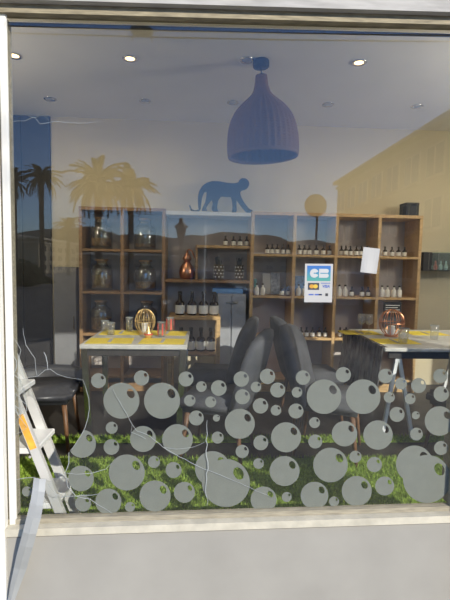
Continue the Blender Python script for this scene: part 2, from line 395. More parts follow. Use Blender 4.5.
# ------------------------------------------------------------------ cube shelving along the back wall
SY = 4.52; T = 0.034
def shelf_unit(us, vs, vref, label, m='oak', skip=()):
    """us: bearings of the uprights, vs: heights of the boards; front edge at SY, back against the wall"""
    xs = [P(u, 262, SY).x for u in us]; zs = [P((us[0]+us[-1])/2, v, SY).z for v in vs]
    root = empty('shelf_unit', ((xs[0]+xs[-1])/2, SY, FZ), 0, label, 'shelf')
    T0 = Matrix.Translation(-Vector(root.location))
    def pb(mb, nm):
        mb.v = [tuple(T0 @ Vector(p)) for p in mb.v]; return mb.build(nm, m, root)
    for k, x in enumerate(xs):
        pb(MB().bbox(x - T/2, x + T/2, SY, BACK - .003, FZ + (.0 if k in (0, len(xs)-1) else .09), zs[0] - T/2, .003), 'side_panel' if k in (0, len(xs)-1) else 'divider')
    pb(MB().bbox(xs[0]-T/2, xs[-1]+T/2, SY-.002, BACK - .003, zs[0]-T/2, zs[0]+T/2, .003), 'top_board')
    for z in zs[1:]:
        for k in range(len(xs)-1):
            pb(MB().bbox(xs[k]+T/2, xs[k+1]-T/2, SY + .002, BACK - .003, z - T/2 + .004, z + T/2 - .004, .003), 'shelf_board')
    pb(MB().bbox(xs[0]+T/2, xs[-1]-T/2, SY+.03, SY+.05, FZ, FZ+.09, .003), 'plinth')
    bpn = MB().box(xs[0]+T/2, xs[-1]-T/2, BACK-.0028, BACK-.0008, FZ+.01, zs[0]-T/2); bpn.v = [tuple(T0 @ Vector(p)) for p in bpn.v]; bpn.build('back_panel', 'grey_back', root)
    return root, xs, zs
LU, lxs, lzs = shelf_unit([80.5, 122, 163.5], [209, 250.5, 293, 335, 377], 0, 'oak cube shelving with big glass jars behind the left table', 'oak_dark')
RU, rxs, rzs = shelf_unit([252, 294, 336, 378.5, 419.5], [215, 256.5, 298, 339.5, 381], 0, 'oak cube shelving four cubes wide holding rows of small bottles')
# middle bay
mz = [P(207, v, SY).z for v in (213.5, 246.5, 281.5)]
mx = P(196.5, 265, SY).x
mid = empty('wall_shelf', ((lxs[-1]+rxs[0])/2, SY, mz[2]), 0, 'open middle shelving bay with pale top board under the monkey', 'shelf')
T0 = Matrix.Translation(-Vector(mid.location))
def midb(mb, nm, m):
    mb.v = [tuple(T0 @ Vector(p)) for p in mb.v]; return mb.build(nm, m, mid)
mA, mB_ = lxs[-1] + T/2 + .002, rxs[0] - T/2 - .002
midb(MB().bbox(mA, mB_, SY+.01, BACK-.003, mz[0]-.02, mz[0]+.02), 'top_board', 'white_board')
midb(MB().bbox(mx, mB_, SY+.02, BACK-.003, mz[1]-.014, mz[1]+.014), 'shelf_board', 'oak')
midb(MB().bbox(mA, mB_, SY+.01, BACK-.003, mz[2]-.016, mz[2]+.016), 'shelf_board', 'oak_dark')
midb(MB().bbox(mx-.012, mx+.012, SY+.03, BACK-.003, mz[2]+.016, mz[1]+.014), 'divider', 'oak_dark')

midb(MB().box(mA, mB_, BACK-.0028, BACK-.0008, FZ+.5, mz[0]-.02), 'back_panel', 'grey_back')

# ------------------------------------------------------------------ bottles, jars and goods on the shelves
def make_bottle(nm, r, h, bodym, label, cat, group, neck=0.36, capm='cap_dark'):
    t = empty(nm, (0, 0, 0), 0, label, cat, group)
    sh = h*(1-neck)
    MB().lathe([(r*.92, 0), (r, h*.03), (r, sh*.86), (r*.8, sh*.97), (r*.38, sh*1.08), (r*.34, h*.9)], 14).build('body', bodym, t, smooth=True)
    MB().lathe([(r*.44, h*.86), (r*.44, h), (r*.3, h*1.005)], 12).build('cap', capm, t)
    MB().lathe([(r*1.02, sh*.12), (r*1.025, sh*.13), (r*1.025, sh*.72), (r*1.02, sh*.73)], 14, cap=False).build('paper_label', 'label_white', t, smooth=True)
    return t
G = 'small bottles lined up on the cube shelves'
bt_dark = make_bottle('small_bottle', .023, .105, 'brown_glass', 'x', 'bottle', G)
bt_pale = make_bottle('small_bottle', .026, .125, 'label_white', 'x', 'bottle', G)
bt_big = make_bottle('liquor_bottle', .045, .23, 'brown_glass', 'x', 'bottle', 'dark liquor bottles at the bar console', .42)
first = {}
def put_bottle(proto, loc, label):
    if proto not in first:
        first[proto] = 1; proto.location = loc; proto['label'] = label; proto.rotation_euler = (0, 0, random.uniform(0, 6)); return proto
    return dup(proto, loc, random.uniform(0, 6), label)
def on_board(u, v, z, Y): p = P(u, v, Y); return (p.x, Y, z)
rows = [
 (1, 0, 'dark', [267, 272, 277, 282.5, 288]), (1, 1, 'dark', [299, 304, 309, 316, 323, 329]), (1, 2, 'dark', [341, 345.5, 350, 356, 361, 367]), (1, 3, 'dark', [384.5, 391.5, 398, 404]),
 (2, 0, 'pale', [257.5, 263.5]), (2, 0, 'dark', [283, 288.5]), (2, 1, 'pale', [299.5, 305.5, 327]), (2, 2, 'pale', [340.5, 346.5]), (2, 2, 'dark', [353, 363.5, 369.5]), (2, 3, 'pale', [383.5, 389, 395.5, 401]),
 (3, 1, 'dark', [303.5, 309, 315, 321.5, 328]), (3, 2, 'dark', [343, 349]),
]
RN = {1: 'top', 2: 'second', 3: 'third'}; CN = ['leftmost', 'second', 'third', 'rightmost']
for (r, c, kind, us) in rows:
    for i, u in enumerate(us):
        Y = SY + .075 + random.uniform(-.02, .03)
        loc = on_board(u, 260, rzs[r] + T/2 - .0035, Y)
        adj = 'small dark bottle with white label' if kind == 'dark' else 'small white bottle with dark cap'
        put_bottle(bt_dark if kind == 'dark' else bt_pale, loc, '%s, %s from left in %s column, %s row of cubes' % (adj, nth(i), CN[c], RN[r]))
for i, u in enumerate([225.5, 233.5, 240, 246.5]):
    put_bottle(bt_dark, on_board(u, 245, mz[1]+.0145, SY+.08), 'small dark bottle, %s from left on short shelf under the monkey' % nth(i))
# books and boxes
def book(u0, u1, v0, z, Y, m, label, tilt=0, cat='book', nm='book'):
    x0, x1 = P(u0, v0, Y).x, P(u1, v0, Y).x; h = P((u0+u1)/2, v0, Y).z - z
    t = empty(nm, ((x0+x1)/2, Y, z), 0, label, cat)
    wd = (x1-x0)/2
    MB().bbox(-wd, wd, 0, .02, 0, h, .002).build('cover', m, t); MB().bbox(-wd+.003, wd-.003, .003, .017, .003, h+.001, .001).build('pages', 'white_paper', t)
    t.location.z += .005; t.rotation_euler = (-.18, 0, 0); return t
zc = rzs[2] + T/2 - .003
mat('grey_print', (.35, .38, .42), .6, var=.5, scale=30); mat('blue_print', (.12, .22, .40), .6, var=.6, scale=30); mat('teal_print', (.08, .28, .30), .6, var=.3)
book(263, 271, 274, zc, SY+.16, 'white_paper', 'white booklet standing behind bottles, leftmost of the two in the cube', nm='booklet', cat='booklet')
book(271.5, 280.5, 273, zc, SY+.17, 'grey_print', 'grey and blue printed booklet beside the white booklet', nm='booklet', cat='booklet')
book(296, 306, 276, zc, SY+.17, 'blue_print', 'blue printed booklet left of the payment card sign', nm='booklet', cat='booklet')
book(254.5, 257, 279, zc, SY+.14, 'teal_print', 'narrow teal booklet at the left end of the bottle shelves', nm='booklet', cat='booklet')

def box_thing(nm, u0, u1, v0, z, Y, d, m, label, cat, lidm=None):
    x0, x1 = P(u0, v0, Y).x, P(u1, v0, Y).x; h = P((u0+u1)/2, v0, Y).z - z; wd = (x1-x0)/2
    t = empty(nm, ((x0+x1)/2, Y + d/2, z), 0, label, cat)
    MB().bbox(-wd, wd, -d/2, d/2, 0, h*.8, .004).build('body', m, t)
    MB().bbox(-wd-.002, wd+.002, -d/2-.002, d/2+.002, h*.8, h, .004).build('lid', lidm or m, t)
    return t
bx = box_thing('storage_box', 406.5, 419.5, 202.5, rzs[0]+T/2, SY+.02, .16, 'matte_black', 'small black box on top right end of the shelves', 'box')

# rum jars in the left shelving
def make_jar(fill, m, r=.115, h=.33):
    t = empty('glass_jar', (0, 0, 0), 0, 'x', 'jar', 'big glass jars in the left shelving')
    MB().lathe([(r*.9, 0), (r, .02), (r, h*.62), (r*.85, h*.74), (r*.52, h*.82), (r*.50, h*.9), (r*.56, h*.91), (r*.56, h*.94), (r*.47, h*.94), (r*.44, h*.83), (r*.78, h*.72), (r*.93, h*.6), (r*.93, .03), (0, .025)], 24, cap=False).build('glass_body', 'jar_glass', t, smooth=True)
    MB().lathe([(0, .03), (r*.90, .032), (r*.90, h*fill), (0, h*fill+.002)], 20, cap=False).build('contents', m, t, smooth=False)
    MB().lathe([(r*.42, h*.87), (r*.44, h*.95), (r*.60, h*.955), (r*.60, h*.995), (r*.5, h*1.0)], 18).build('lid', 'cork', t)
    return t
jars = [(101.5, 1, .34, 'fruit_mix', 'top left cube'), (145, 1, .2, 'fruit_mix', 'top right cube'), (102, 2, .5, 'pale_spirit', 'middle left cube'), (145.5, 2, .3, 'fruit_mix', 'middle right cube'),
        (101, 3, .45, 'fruit_mix', 'left cube of the third row'), (147, 3, .5, 'pale_spirit', 'right cube of the third row')]
for (u, r, f, m, wh) in jars:
    j = make_jar(f, m); j['label'] = 'large corked glass jar in the %s of the left shelving' % wh
    j.location = on_board(u, 262, lzs[r] + T/2 - .0035, SY + .17); j.rotation_euler = (0, 0, random.random()*6)

# middle bay goods
def woven_pot(u, z, Y, r, h, label):
    t = empty('lattice_pot', (P(u, 262, Y).x, Y, z), 0, label, 'pot')
    MB().lathe([(r*.9, 0), (r, .01), (r, h), (r*.9, h), (r*.86, .012), (0, .012)], 18, cap=False).build('body', 'wicker', t)
    mb = MB()
    for k in range(8):
        for q in range(4):
            a = 2*PI*(k+(q % 2)*.5)/8; mb.lathe([(r*.16, 0), (r*.16, .012)], 6, c=(r*math.cos(a)*1.0, r*math.sin(a)*1.0, h*(.16+.22*q)))
    mb.build('dots', 'label_white', t)
    mb = MB()
    for k in range(16):
        a = random.random()*6.28; q = r*.6*random.random(); mb.tube([(q*math.cos(a), q*math.sin(a), .02), (q*1.5*math.cos(a), q*1.5*math.sin(a), h*random.uniform(1.25, 1.55))], .004, 5)
    mb.build('stirrers', 'cap_dark', t)
woven_pot(219, mz[2]+.0165, SY+.12, .05, .16, 'dotted dark pot of stirrers in the middle bay, left one')
woven_pot(239.5, mz[2]+.0165, SY+.12, .043, .16, 'dotted dark pot of stirrers in the middle bay, right one')
# copper still
p = on_board(187, 262, mz[2]+.0165, SY+.13)
t = empty('copper_still', p, 0, 'small copper pot still on the shelf left of the dotted pots', 'still')
MB().lathe([(.05, 0), (.075, .02), (.085, .07), (.07, .13), (.04, .17), (.03, .19)], 20).build('pot', 'copper', t, smooth=True)
MB().lathe([(.03, .19), (.05, .215), (.035, .25), (.014, .275), (.012, .30)], 16).build('dome', 'copper', t, smooth=True)
MB().tube([(0, 0, .30), (.02, 0, .315), (.05, 0, .30), (.085, 0, .22)], .008, 8).build('pipe', 'copper', t, smooth=True)
# bar console with bottles
CY = 4.12
cz = P(196, 316.5, CY).z
c0, c1 = P(168, 316, CY).x, P(220.5, 316, CY).x
con = empty('bar_console', ((c0+c1)/2, CY+.17, FZ), 0, 'oak bar console carrying four dark liquor bottles', 'console')
hw_ = (c1-c0)/2; hh = cz - FZ
MB().bbox(-hw_, hw_, -.17, .17, hh-.035, hh).build('top_board', 'oak', con)
for sx in (-1, 1):
    for sy in (-1, 1):
        MB().bbox(sx*(hw_-.02)-.02, sx*(hw_-.02)+.02, sy*.15-.02, sy*.15+.02, 0, hh-.035).build('leg', 'oak', con)
lowz = hh - .36
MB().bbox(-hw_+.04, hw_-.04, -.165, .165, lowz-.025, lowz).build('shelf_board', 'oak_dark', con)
for i, u in enumerate([180, 192, 203.5, 214]):
    put_bottle(bt_big, (P(u, 305, CY+.12).x, CY+.12, cz+.0005), 'dark liquor bottle with white label, %s from left on console top' % nth(i))
for i, u in enumerate([181, 191, 201, 211]):
    put_bottle(bt_big, (P(u, 335, CY+.16).x, CY+.16, FZ+lowz+.0005), 'dark liquor bottle, %s from left on the shelf below the console top' % nth(i))
# steel two-door cabinet
fz = P(232, 294, 4.50).z; f0, f1 = P(217.5, 300, 4.50).x, P(246, 300, 4.50).x
fr = empty('steel_cabinet', ((f0+f1)/2, 4.66, FZ), 0, 'grey steel two-door cabinet in the middle bay', 'cabinet')
fw = (f1-f0)/2; fh = fz - FZ
MB().bbox(-fw, fw, -.14, .17, 0, fh).build('body', 'steel_grey', fr)
for s_ in (-1, 1):
    d_ = MB().bbox(min(s_*.004, s_*(fw-.004)), max(s_*.004, s_*(fw-.004)), -.158, -.1405, .03, fh-.015).build('door', 'steel_grey', fr)
    MB().bbox(s_*.035-.03, s_*.035+.03, -.175, -.1585, fh-.10, fh-.085).build('handle', 'chrome', d_)
tb = empty('tray', ((f0+f1)/2 - .03, 4.64, fz+.0005), 0, 'blue plastic tray on top of the steel cabinet', 'tray')
MB().bbox(-.17, .15, -.10, .10, 0, .012).build('base', 'blue_plastic', tb)
for (a_, b_, c_, d_) in ((-.17, .15, -.10, -.09), (-.17, .15, .09, .10), (-.17, -.16, -.09, .09), (.14, .15, -.09, .09)):
    MB().box(a_, b_, c_, d_, .012, .05).build('rim', 'blue_plastic', tb)

# monkey silhouette standing on the middle shelving
MK = [  # outline, clockwise from the tail tip
 (190.2, 203.5), (191.8, 207.8), (195.2, 209.0), (198.6, 208.0), (198.0, 203.5), (197.8, 196), (199.2, 189.5), (202.3, 184.6), (206.4, 181.5), (212, 179.6),
 (219, 179.8), (227, 181.4), (234, 181.9), (238.4, 181.0), (239.2, 178.6), (242.2, 176.6), (246.2, 177.2), (248.9, 180.0), (249.4, 183.4), (247.8, 186.4),
 (245.0, 188.6), (241.6, 189.2), (240.2, 191.8), (241.4, 196.0), (244.5, 201.5), (248.8, 207.0), (253.6, 209.8), (253.2, 211.4), (246.6, 211.4), (242.2, 206.5),
 (237.6, 200.2), (236.6, 198.6), (236.6, 205.0), (236.8, 209.2), (236.0, 211.2), (231.6, 210.9), (232.6, 207.0), (232.2, 200.5), (230.8, 195.6), (226.8, 195.8),
 (221.5, 195.0), (218.6, 198.4), (217.4, 203.6), (217.2, 207.4), (218.6, 210.0), (213.2, 210.2), (211.6, 207.4), (212.8, 202.6), (211.8, 198.4), (208.8, 202.2),
 (206.2, 206.6), (207.2, 209.6), (201.8, 209.6), (202.4, 206.6), (205.2, 201.0), (206.4, 195.0), (206.6, 190.4), (204.4, 191.0), (202.2, 196.0), (201.2, 203.0), (200.8, 207.5), (199.0, 210.2), (195.6, 211.0), (190.8, 209.4), (189.0, 204.2)]
MY = SY + .10
pts = [P(u, v, MY) for u, v in MK]; zb = min(p.z for p in pts); dz = mz[0] + .0205 - zb
pts = [(p.x, p.z + dz) for p in pts]; cxm = sum(p[0] for p in pts)/len(pts)
mo = MB().prism([(x-cxm, z-mz[0]-.0205) for x, z in pts], .012, MXZ).build('monkey_cutout', 'matte_black')
mo.location = (cxm, MY, mz[0]+.0205); tag(mo, 'dark walking monkey silhouette standing on top of the shelving', 'cutout')

# dark full height panel at the left of the back wall
d0, d1 = XL+.15, P(50.5, 180, BACK-.03).x
dp = empty('door_2', ((d0+d1)/2, BACK, FZ)); struct(dp); dp['label'] = 'tall dark panelled door left of the jar shelving'
wdp = (d1-d0)/2
nP = 3
for k in range(nP):
    a_ = -wdp + 2*wdp*k/nP; MB().bbox(a_+.002, a_+2*wdp/nP-.002, -.03, -.001, 0, CZ-FZ-.004, .004).build('panel', 'dark_panel', dp)

# slim grey cupboard between the dark door and the jar shelving
g0, g1 = P(53.5, 310, 4.62).x, P(76.5, 310, 4.62).x; gz = P(65, 267, 4.62).z
gc = empty('slim_cupboard', ((g0+g1)/2, 4.74, FZ), 0, 'slim plain grey cupboard left of the jar shelving', 'cupboard')
gw = (g1-g0)/2; gh = gz-FZ
MB().bbox(-gw, gw, -.10, .125, 0, gh).build('body', 'cupboard_grey', gc)
gd = MB().bbox(-gw+.004, gw-.004, -.119, -.1005, .05, gh-.01).build('door', 'cupboard_grey', gc)
MB().bbox(gw-.035, gw-.022, -.135, -.1195, gh*.5, gh*.5+.14).build('handle', 'chrome', gd)

# wall display case at the right
p0 = P(421.5, 262, BACK); wz0, wz1 = P(435, 271, BACK).z, P(435, 253, BACK).z
wc = empty('display_case', (P(437, 262, BACK).x, BACK-.002, wz0), 0, 'small wall display case with dark side right of the shelves', 'display case')
x0_ = P(423, 262, BACK-.22).x - wc.location.x; x1_ = P(462, 262, BACK-.22).x - wc.location.x; hc = wz1-wz0
xm_ = P(432, 262, BACK-.22).x - wc.location.x
MB().bbox(x0_, x1_, -.012, 0, 0, hc).build('back_panel', 'dark_panel', wc)
MB().bbox(x0_, xm_, -.22, -.012, 0, hc).build('side_block', 'dark_panel', wc)
MB().bbox(xm_, x1_, -.22, -.012, 0, .012).build('base', 'dark_panel', wc)
MB().box(xm_, x1_, -.22, -.214, .012, hc).build('front_glass', 'display_glass', wc)
mat('pale_ornament', (.62, .68, .66), .5, var=.3, scale=40)
for k in range(4):
    MB().lathe([(.012, 0), (.022, .02), (.02, .05), (.008, .07), (.012, .09), (0, .11)], 10, c=(xm_+.04+.06*k, -.11, .012)).build('ornament', 'red_print' if k == 1 else 'pale_ornament', wc)

# ------------------------------------------------------------------ ceiling spots and pendant
emit_mat('lamp_lit', (1.0, .74, .38), 3.0)
mat('lens_dull', (.45, .46, .48), .3, var=.1)
def spot(u, v, lit, label, x=None, aim_k=1.0):
    p = PZ(u, v, CZ) if x is None else x
    t = empty('ceiling_spot', (p[0], p[1], CZ), 0, label, 'ceiling light', 'recessed ceiling spots')
    MB().lathe([(.038, -.002), (.056, -.002), (.058, -.007), (.050, -.012), (.036, -.006)], 24, cap=False).build('trim_ring', 'chrome', t, smooth=True)
    MB().lathe([(.0, -.008), (.037, -.0055)], 20, cap=False).build('lens', 'lamp_lit' if lit else 'lens_dull', t)
    if lit:
        L = bpy.data.lights.new('spot_light', 'SPOT'); L.shadow_soft_size = .035; L.energy = SPOT_POWER*aim_k; L.color = (1, .83, .58); L.spot_size = math.radians(76); L.spot_blend = 1.0
        o = bpy.data.objects.new('spot_light', L); COL.objects.link(o); o.parent = t; o.location = (0, 0, -.03); o.rotation_euler = (math.radians(52), 0, 0)
nr = [(14, 55, 1), (130, 58, 1), (246.5, 59.5, 0), (359, 62, 1)]
for i, (u, v, lit) in enumerate(nr): spot(u, v, lit, '%s recessed ceiling spot, %s from left in the nearer row' % ('lit' if lit else 'dim', nth(i)))
for i, (u, v) in enumerate([(50, 98.5), (145, 100.5), (233, 102), (328, 104), (417, 106)]): spot(u, v, 0, 'unlit recessed ceiling spot, %s from left in the farther row' % nth(i))
k = PZ(246.5, 59.5, CZ); s1 = PZ(130, 58, CZ)
for i in range(2):  # unseen spots added past the visible row for more light
    spot(0, 0, 1, 'added unseen lit ceiling spot, %s beyond the frame' % nth(i), (k.x + (k.x-s1.x)*(2+i), k.y, CZ))

emit_mat('fill_glow', (1.0, .90, .74), FILL_EMIT)
def globe(x, y, z, rg, label):  # glowing globes added out of view to brighten the room
    t = empty('fill_globe', (x, y, CZ), 0, label, 'pendant lamp', 'added fill globes beyond the frame')
    MB().lathe([(0, 0), (.05, 0), (.05, -.025), (0, -.03)], 18, cap=False).build('ceiling_rose', 'matte_black', t)
    MB().tube([(0, 0, -.02), (0, 0, z-CZ+rg)], .005, 6).build('cord', 'matte_black', t)
    MB().lathe([(rg*math.sin(PI*i/14), z-CZ+rg*math.cos(PI*i/14)) for i in range(15)], 24, cap=False).build('globe_shade', 'fill_glow', t, smooth=True)
globe(2.75, 2.65, 2.35, .15, 'added unseen fill globe at the right end of the shop')
globe(-2.1, 2.9, 2.35, .10, 'added unseen fill globe at the left end of the shop')

pc = PZ(261, 60.5, CZ)
pend = empty('pendant_lamp', pc, 0, 'woven rattan bell pendant lamp with black ceiling rose', 'pendant lamp')
MB().lathe([(.0, 0), (.060, 0), (.062, -.01), (.062, -.045), (.055, -.052), (0, -.052)], 24, cap=False).build('ceiling_rose', 'matte_black', pend, smooth=True)
def lz(v): return P(262, v, pc.y).z - CZ
def lr(px): return px/F*pc.y
prof = [(76, 5.6), (80, 5.8), (86, 6.6), (92, 8.4), (96, 11), (100, 15), (104, 19.5), (109, 24), (114, 27.5), (120, 30.3), (127, 32.4), (135, 33.7), (144, 34.4), (150, 34.4), (155.5, 34)]
# finer, smoothed profile
fp = []
for q in range(len(prof)-1):
    for s_ in range(3):
        t_ = s_/3; fp.append((prof[q][0]*(1-t_)+prof[q+1][0]*t_, prof[q][1]*(1-t_)+prof[q+1][1]*t_))
fp.append(prof[-1])
outp = [(lr(r), lz(v)) for v, r in fp]
inn = [(max(.01, r-.012), z) for r, z in outp][::-1]
sh = MB().lathe(outp + inn, 144, rib=36, ribamp=.028, cap=False)
sho = sh.build('shade', 'rattan', pend, smooth=True)
rm = MB(); zr_ = outp[-1][1]; rr_ = outp[-1][0]
rm.lathe([(rr_+.004, zr_+.012), (rr_+.008, zr_), (rr_+.002, zr_-.012), (rr_-.012, zr_-.008), (rr_-.014, zr_+.008)], 72, cap=False).build('rim', 'rattan', sho, smooth=True)
# woven horizontal bands
hb = MB()
for q in range(2, len(outp)-1, 1):
    r_, z_ = outp[q]; hb.lathe([(r_*1.005, z_+.0035), (r_*1.005+.0035, z_), (r_*1.005, z_-.0035)], 72, cap=False)
hb.build('weave_bands', 'rattan', sho, smooth=True)
MB().tube([(0, 0, -.05), (0, 0, outp[0][1]+.01)], .005, 8).build('cord', 'matte_black', pend)
MB().lathe([(.0, outp[0][1]+.015), (lr(5.6), outp[0][1]+.004), (lr(5.2), outp[0][1]-.01), (.02, outp[0][1]-.06), (.018, outp[0][1]-.16), (0, outp[0][1]-.16)], 16, cap=False).build('lamp_holder', 'matte_black', pend)
bz = outp[0][1]-.16
MB().lathe([(.012, bz), (.016, bz-.02), (.032, bz-.06), (.028, bz-.09), (0, bz-.105)], 16, cap=False).build('bulb', 'lens_dull', pend, smooth=True)
pend.rotation_euler = (math.radians(1.5), math.radians(-3.0), 0)

# ------------------------------------------------------------------ tables and tableware
TZ = FZ + .75
def glass_tumbler(loc, label, h=.10, r=.034, m='tumbler_glass', stripes=False):
    t = empty('tumbler', loc, 0, label, 'glass', 'glasses on the tables')
    MB().lathe([(0, .001), (r*.85, .001), (r, h), (r*.93, h), (r*.80, .012), (0, .012)], 18, cap=False).build('glass_body', m, t, smooth=True)
    MB().lathe([(r*.95, h-.002), (r*1.01, h), (r*1.01, h+.002), (r*.92, h+.002)], 18, cap=False).build('rim', 'broken_edge', t, smooth=True)
    if stripes:
        for k in range(5):
            a = 2*PI*k/5; MB().box(r*.99, r*1.04, -.006, .006, .012, h*.9, Matrix.Rotation(a, 4, 'Z')).build('stripe', 'red_print', t)
    return t
def wine_glass(loc, label):
    t = empty('wine_glass', loc, 0, label, 'glass', 'glasses on the tables')
    MB().lathe([(0, .001), (.032, .001), (.030, .004), (.006, .008)], 18, cap=False).build('foot', 'tumbler_glass', t, smooth=True)
    MB().lathe([(.0045, .007), (.004, .065), (.006, .075)], 10).build('stem', 'tumbler_glass', t)
    MB().lathe([(.006, .075), (.026, .09), (.036, .12), (.034, .15), (.029, .175), (.027, .175), (.033, .12), (.022, .092), (0, .08)], 18, cap=False).build('bowl', 'tumbler_glass', t, smooth=True)
    MB().lathe([(.0285, .174), (.0295, .176), (.0270, .176)], 18, cap=False).build('rim', 'broken_edge', t, smooth=True)
    return t
def placemat(x, y, rz, label, w_=.34, d_=.24):
    t = empty('placemat', (x, y, TZ+.0008), rz, label, 'placemat', 'yellow placemats')
    bm = MB(); bm.bbox(-w_/2, w_/2, -d_/2, d_/2, 0, .003, .001); bm.build('mat', 'yellow_mat', t)
    MB().bbox(-.012, .012, -.08, .08, .0032, .007, .001).build('napkin_band', 'white_paper', t)
    return t
def wire_lantern(loc, r, h, label, m='gold_wire'):
    t = empty('wire_lantern', Vector(loc) + Vector((0, 0, .004)), 0, label, 'lantern')
    MB().lathe([(0, -.004), (r*.55, -.004), (r*.55, .012), (0, .014)], 18, cap=False).build('base', m, t)
    for k in range(6):
        a = PI*k/6; pts = [(r*math.sin(q)*math.cos(a), r*math.sin(q)*math.sin(a), h/2 - h/2*math.cos(q)) for q in [2*PI*i/24 for i in range(25)]]
        MB().tube(pts, .0035, 6).build('wire_hoop', m, t)
    MB().tube([(r*math.cos(q), r*math.sin(q), h/2) for q in [2*PI*i/24 for i in range(25)]], .0035, 6).build('wire_hoop', m, t)
    MB().lathe([(.028, .014), (.028, .09), (.024, .092)], 14).build('candle', 'label_white', t)
    return t
# left table
la = PZ(79, 344.5, TZ); lb = PZ(187, 346.5, TZ); ty0 = la.y; ty1 = ty0 + .72
tx0, tx1 = la.x, la.x + (lb.x-la.x)
lt = empty('dining_table', ((tx0+tx1)/2, (ty0+ty1)/2, FZ), 0, 'square grey dining table in front of the jar shelving', 'table')
W2, D2 = (tx1-tx0)/2, (ty1-ty0)/2
MB().bbox(-W2, W2, -D2, D2, .715, .75, .006).build('tabletop', 'tabletop_grey', lt)
def bar(p, q, wd, mname, parent, nm='leg', dp=None):
    p, q = Vector(p), Vector(q); t = (q-p).normalized(); a = t.cross(Vector((0, 1, 0))).normalized(); b = t.cross(a).normalized(); dd = dp or wd
    vs = [c + a*sx*wd/2 + b*sy*dd/2 for c in (p, q) for sx in (-1, 1) for sy in (-1, 1)]
    return MB().add(vs, [(0, 1, 3, 2), (4, 6, 7, 5), (0, 4, 5, 1), (2, 3, 7, 6), (0, 2, 6, 4), (1, 5, 7, 3)]).build(nm, mname, parent)
for sx in (-1, 1):
    for sy in (-1, 1):
        bar((sx*(W2-.03), sy*(D2-.04), .715), (sx*(W2-.06), sy*(D2-.07), 0), .045, 'chrome', lt)
MB().bbox(-W2+.05, W2-.05, -D2+.03, -D2+.05, .66, .714).build('apron', 'cap_dark', lt)
MB().bbox(-W2+.05, W2-.05, D2-.05, D2-.03, .66, .714).build('apron', 'cap_dark', lt)
lx, ly = (tx0+tx1)/2, (ty0+ty1)/2
placemat(lx-.20, ly-.20, .06, 'yellow placemat at the near left corner of the left table')
placemat(lx+.20, ly-.20, -.04, 'yellow placemat at the near right corner of the left table')
placemat(lx-.19, ly+.20, .02, 'yellow placemat at the far left corner of the left table')
placemat(lx+.20, ly+.20, -.05, 'yellow placemat at the far right corner of the left table')
def tpt(u, v): p = PZ(u, v, TZ+.004); return (p.x, p.y, TZ+.0045)
glass_tumbler(tpt(111, 334.5), 'clear tumbler at the left front of the left table', .10)
glass_tumbler(tpt(129.5, 331), 'clear tall tumbler in the middle of the left table', .12)
glass_tumbler(tpt(161.5, 336.5), 'red striped tumbler near the front of the left table', .12, stripes=True)
glass_tumbler(tpt(170, 331), 'red striped tumbler at the right back of the left table', .12, stripes=True)
glass_tumbler(tpt(105, 331), 'clear tumbler at the back left corner of the left table', .09)
wire_lantern((tpt(145, 333.5)[0], tpt(145, 333.5)[1], TZ+.0005), .085, .21, 'round gold wire lantern on the left table')
t = empty('bud_vase', (tpt(149, 337)[0], tpt(149, 337)[1]-.04, TZ+.0005), 0, 'small gold bottle vase before the lantern on left table', 'vase')
MB().lathe([(0, 0), (.028, 0), (.034, .03), (.02, .06), (.009, .08), (.011, .12), (.007, .12)], 16, cap=False).build('vase_body', 'gold_wire', t, smooth=True)
MB().lathe([(.034, .028), (.0355, .034), (.034, .04)], 16, cap=False).build('band', 'red_print', t)

# right table
ra = PZ(385, 348, TZ); rb_ = PZ(331, 328, TZ)
rx0 = ra.x; ry0, ry1 = ra.y, ra.y + .98; rx1 = rx0 + 1.25
rt = empty('dining_table', ((rx0+rx1)/2, (ry0+ry1)/2, FZ), 0, 'long dining table with angled pale legs at the right', 'table')
W3, D3 = (rx1-rx0)/2, (ry1-ry0)/2
MB().bbox(-W3, W3, -D3, D3, .72, .75, .006).build('tabletop', 'tabletop_grey', rt)
for sx, du in ((-1, 0), (1, 0)):
    for sy in (-1, 1):
        bar((sx*(W3-.13), sy*(D3-.06), .72), (sx*(W3-.05), sy*(D3-.10), 0), .026, 'white_metal', rt)
        bar((sx*(W3-.13), sy*(D3-.06), .72), (sx*(W3-.30), sy*(D3-.10), 0), .026, 'white_metal', rt)
MB().bbox(-W3+.05, W3-.05, -D3+.04, -D3+.06, .66, .7195).build('apron', 'cap_dark', rt)
MB().bbox(-W3+.05, W3-.05, D3-.06, D3-.04, .66, .7195).build('apron', 'cap_dark', rt)
rx, ry = (rx0+rx1)/2, (ry0+ry1)/2
def rpt(u, v): p = PZ(u, v, TZ+.004); return (p.x, p.y, TZ+.0045)
q = rpt(393, 341.5); placemat(q[0]+.02, q[1]+.02, 0, 'yellow placemat at the near left corner of the right table')
q = rpt(425, 333); placemat(q[0], q[1], 0, 'yellow placemat beside the far tumbler of the right table')
q = rpt(352, 332); placemat(q[0]+.06, q[1]-.02, 0, 'yellow placemat at the far left corner of the right table')
wine_glass(rpt(361, 333), 'stemmed wine glass on the right table, left of the pair')
wine_glass(rpt(368.5, 333.5), 'stemmed wine glass on the right table, right of the pair')
glass_tumbler(rpt(403, 343), 'clear tumbler at the front left of the right table', .12, .042)
glass_tumbler(rpt(434, 339.5), 'clear tumbler at the right of the right table', .12, .036)
q = rpt(391, 336); wire_lantern((q[0], q[1], TZ+.0005), .105, .235, 'round copper wire lantern on the right table', 'copper')
q = rpt(394, 330)
t = empty('chalkboard', (q[0], q[1]+.06, TZ+.0005), 0, 'small black chalkboard behind the copper lantern', 'chalkboard')
for s_ in (-1, 1): MB().bbox(s_*.06-.01, s_*.06+.01, -.02, .02, 0, .016).build('foot', 'oak', t)
MB().bbox(-.09, .09, -.006, .006, .016, .27, .003).build('board', 'matte_black', t)
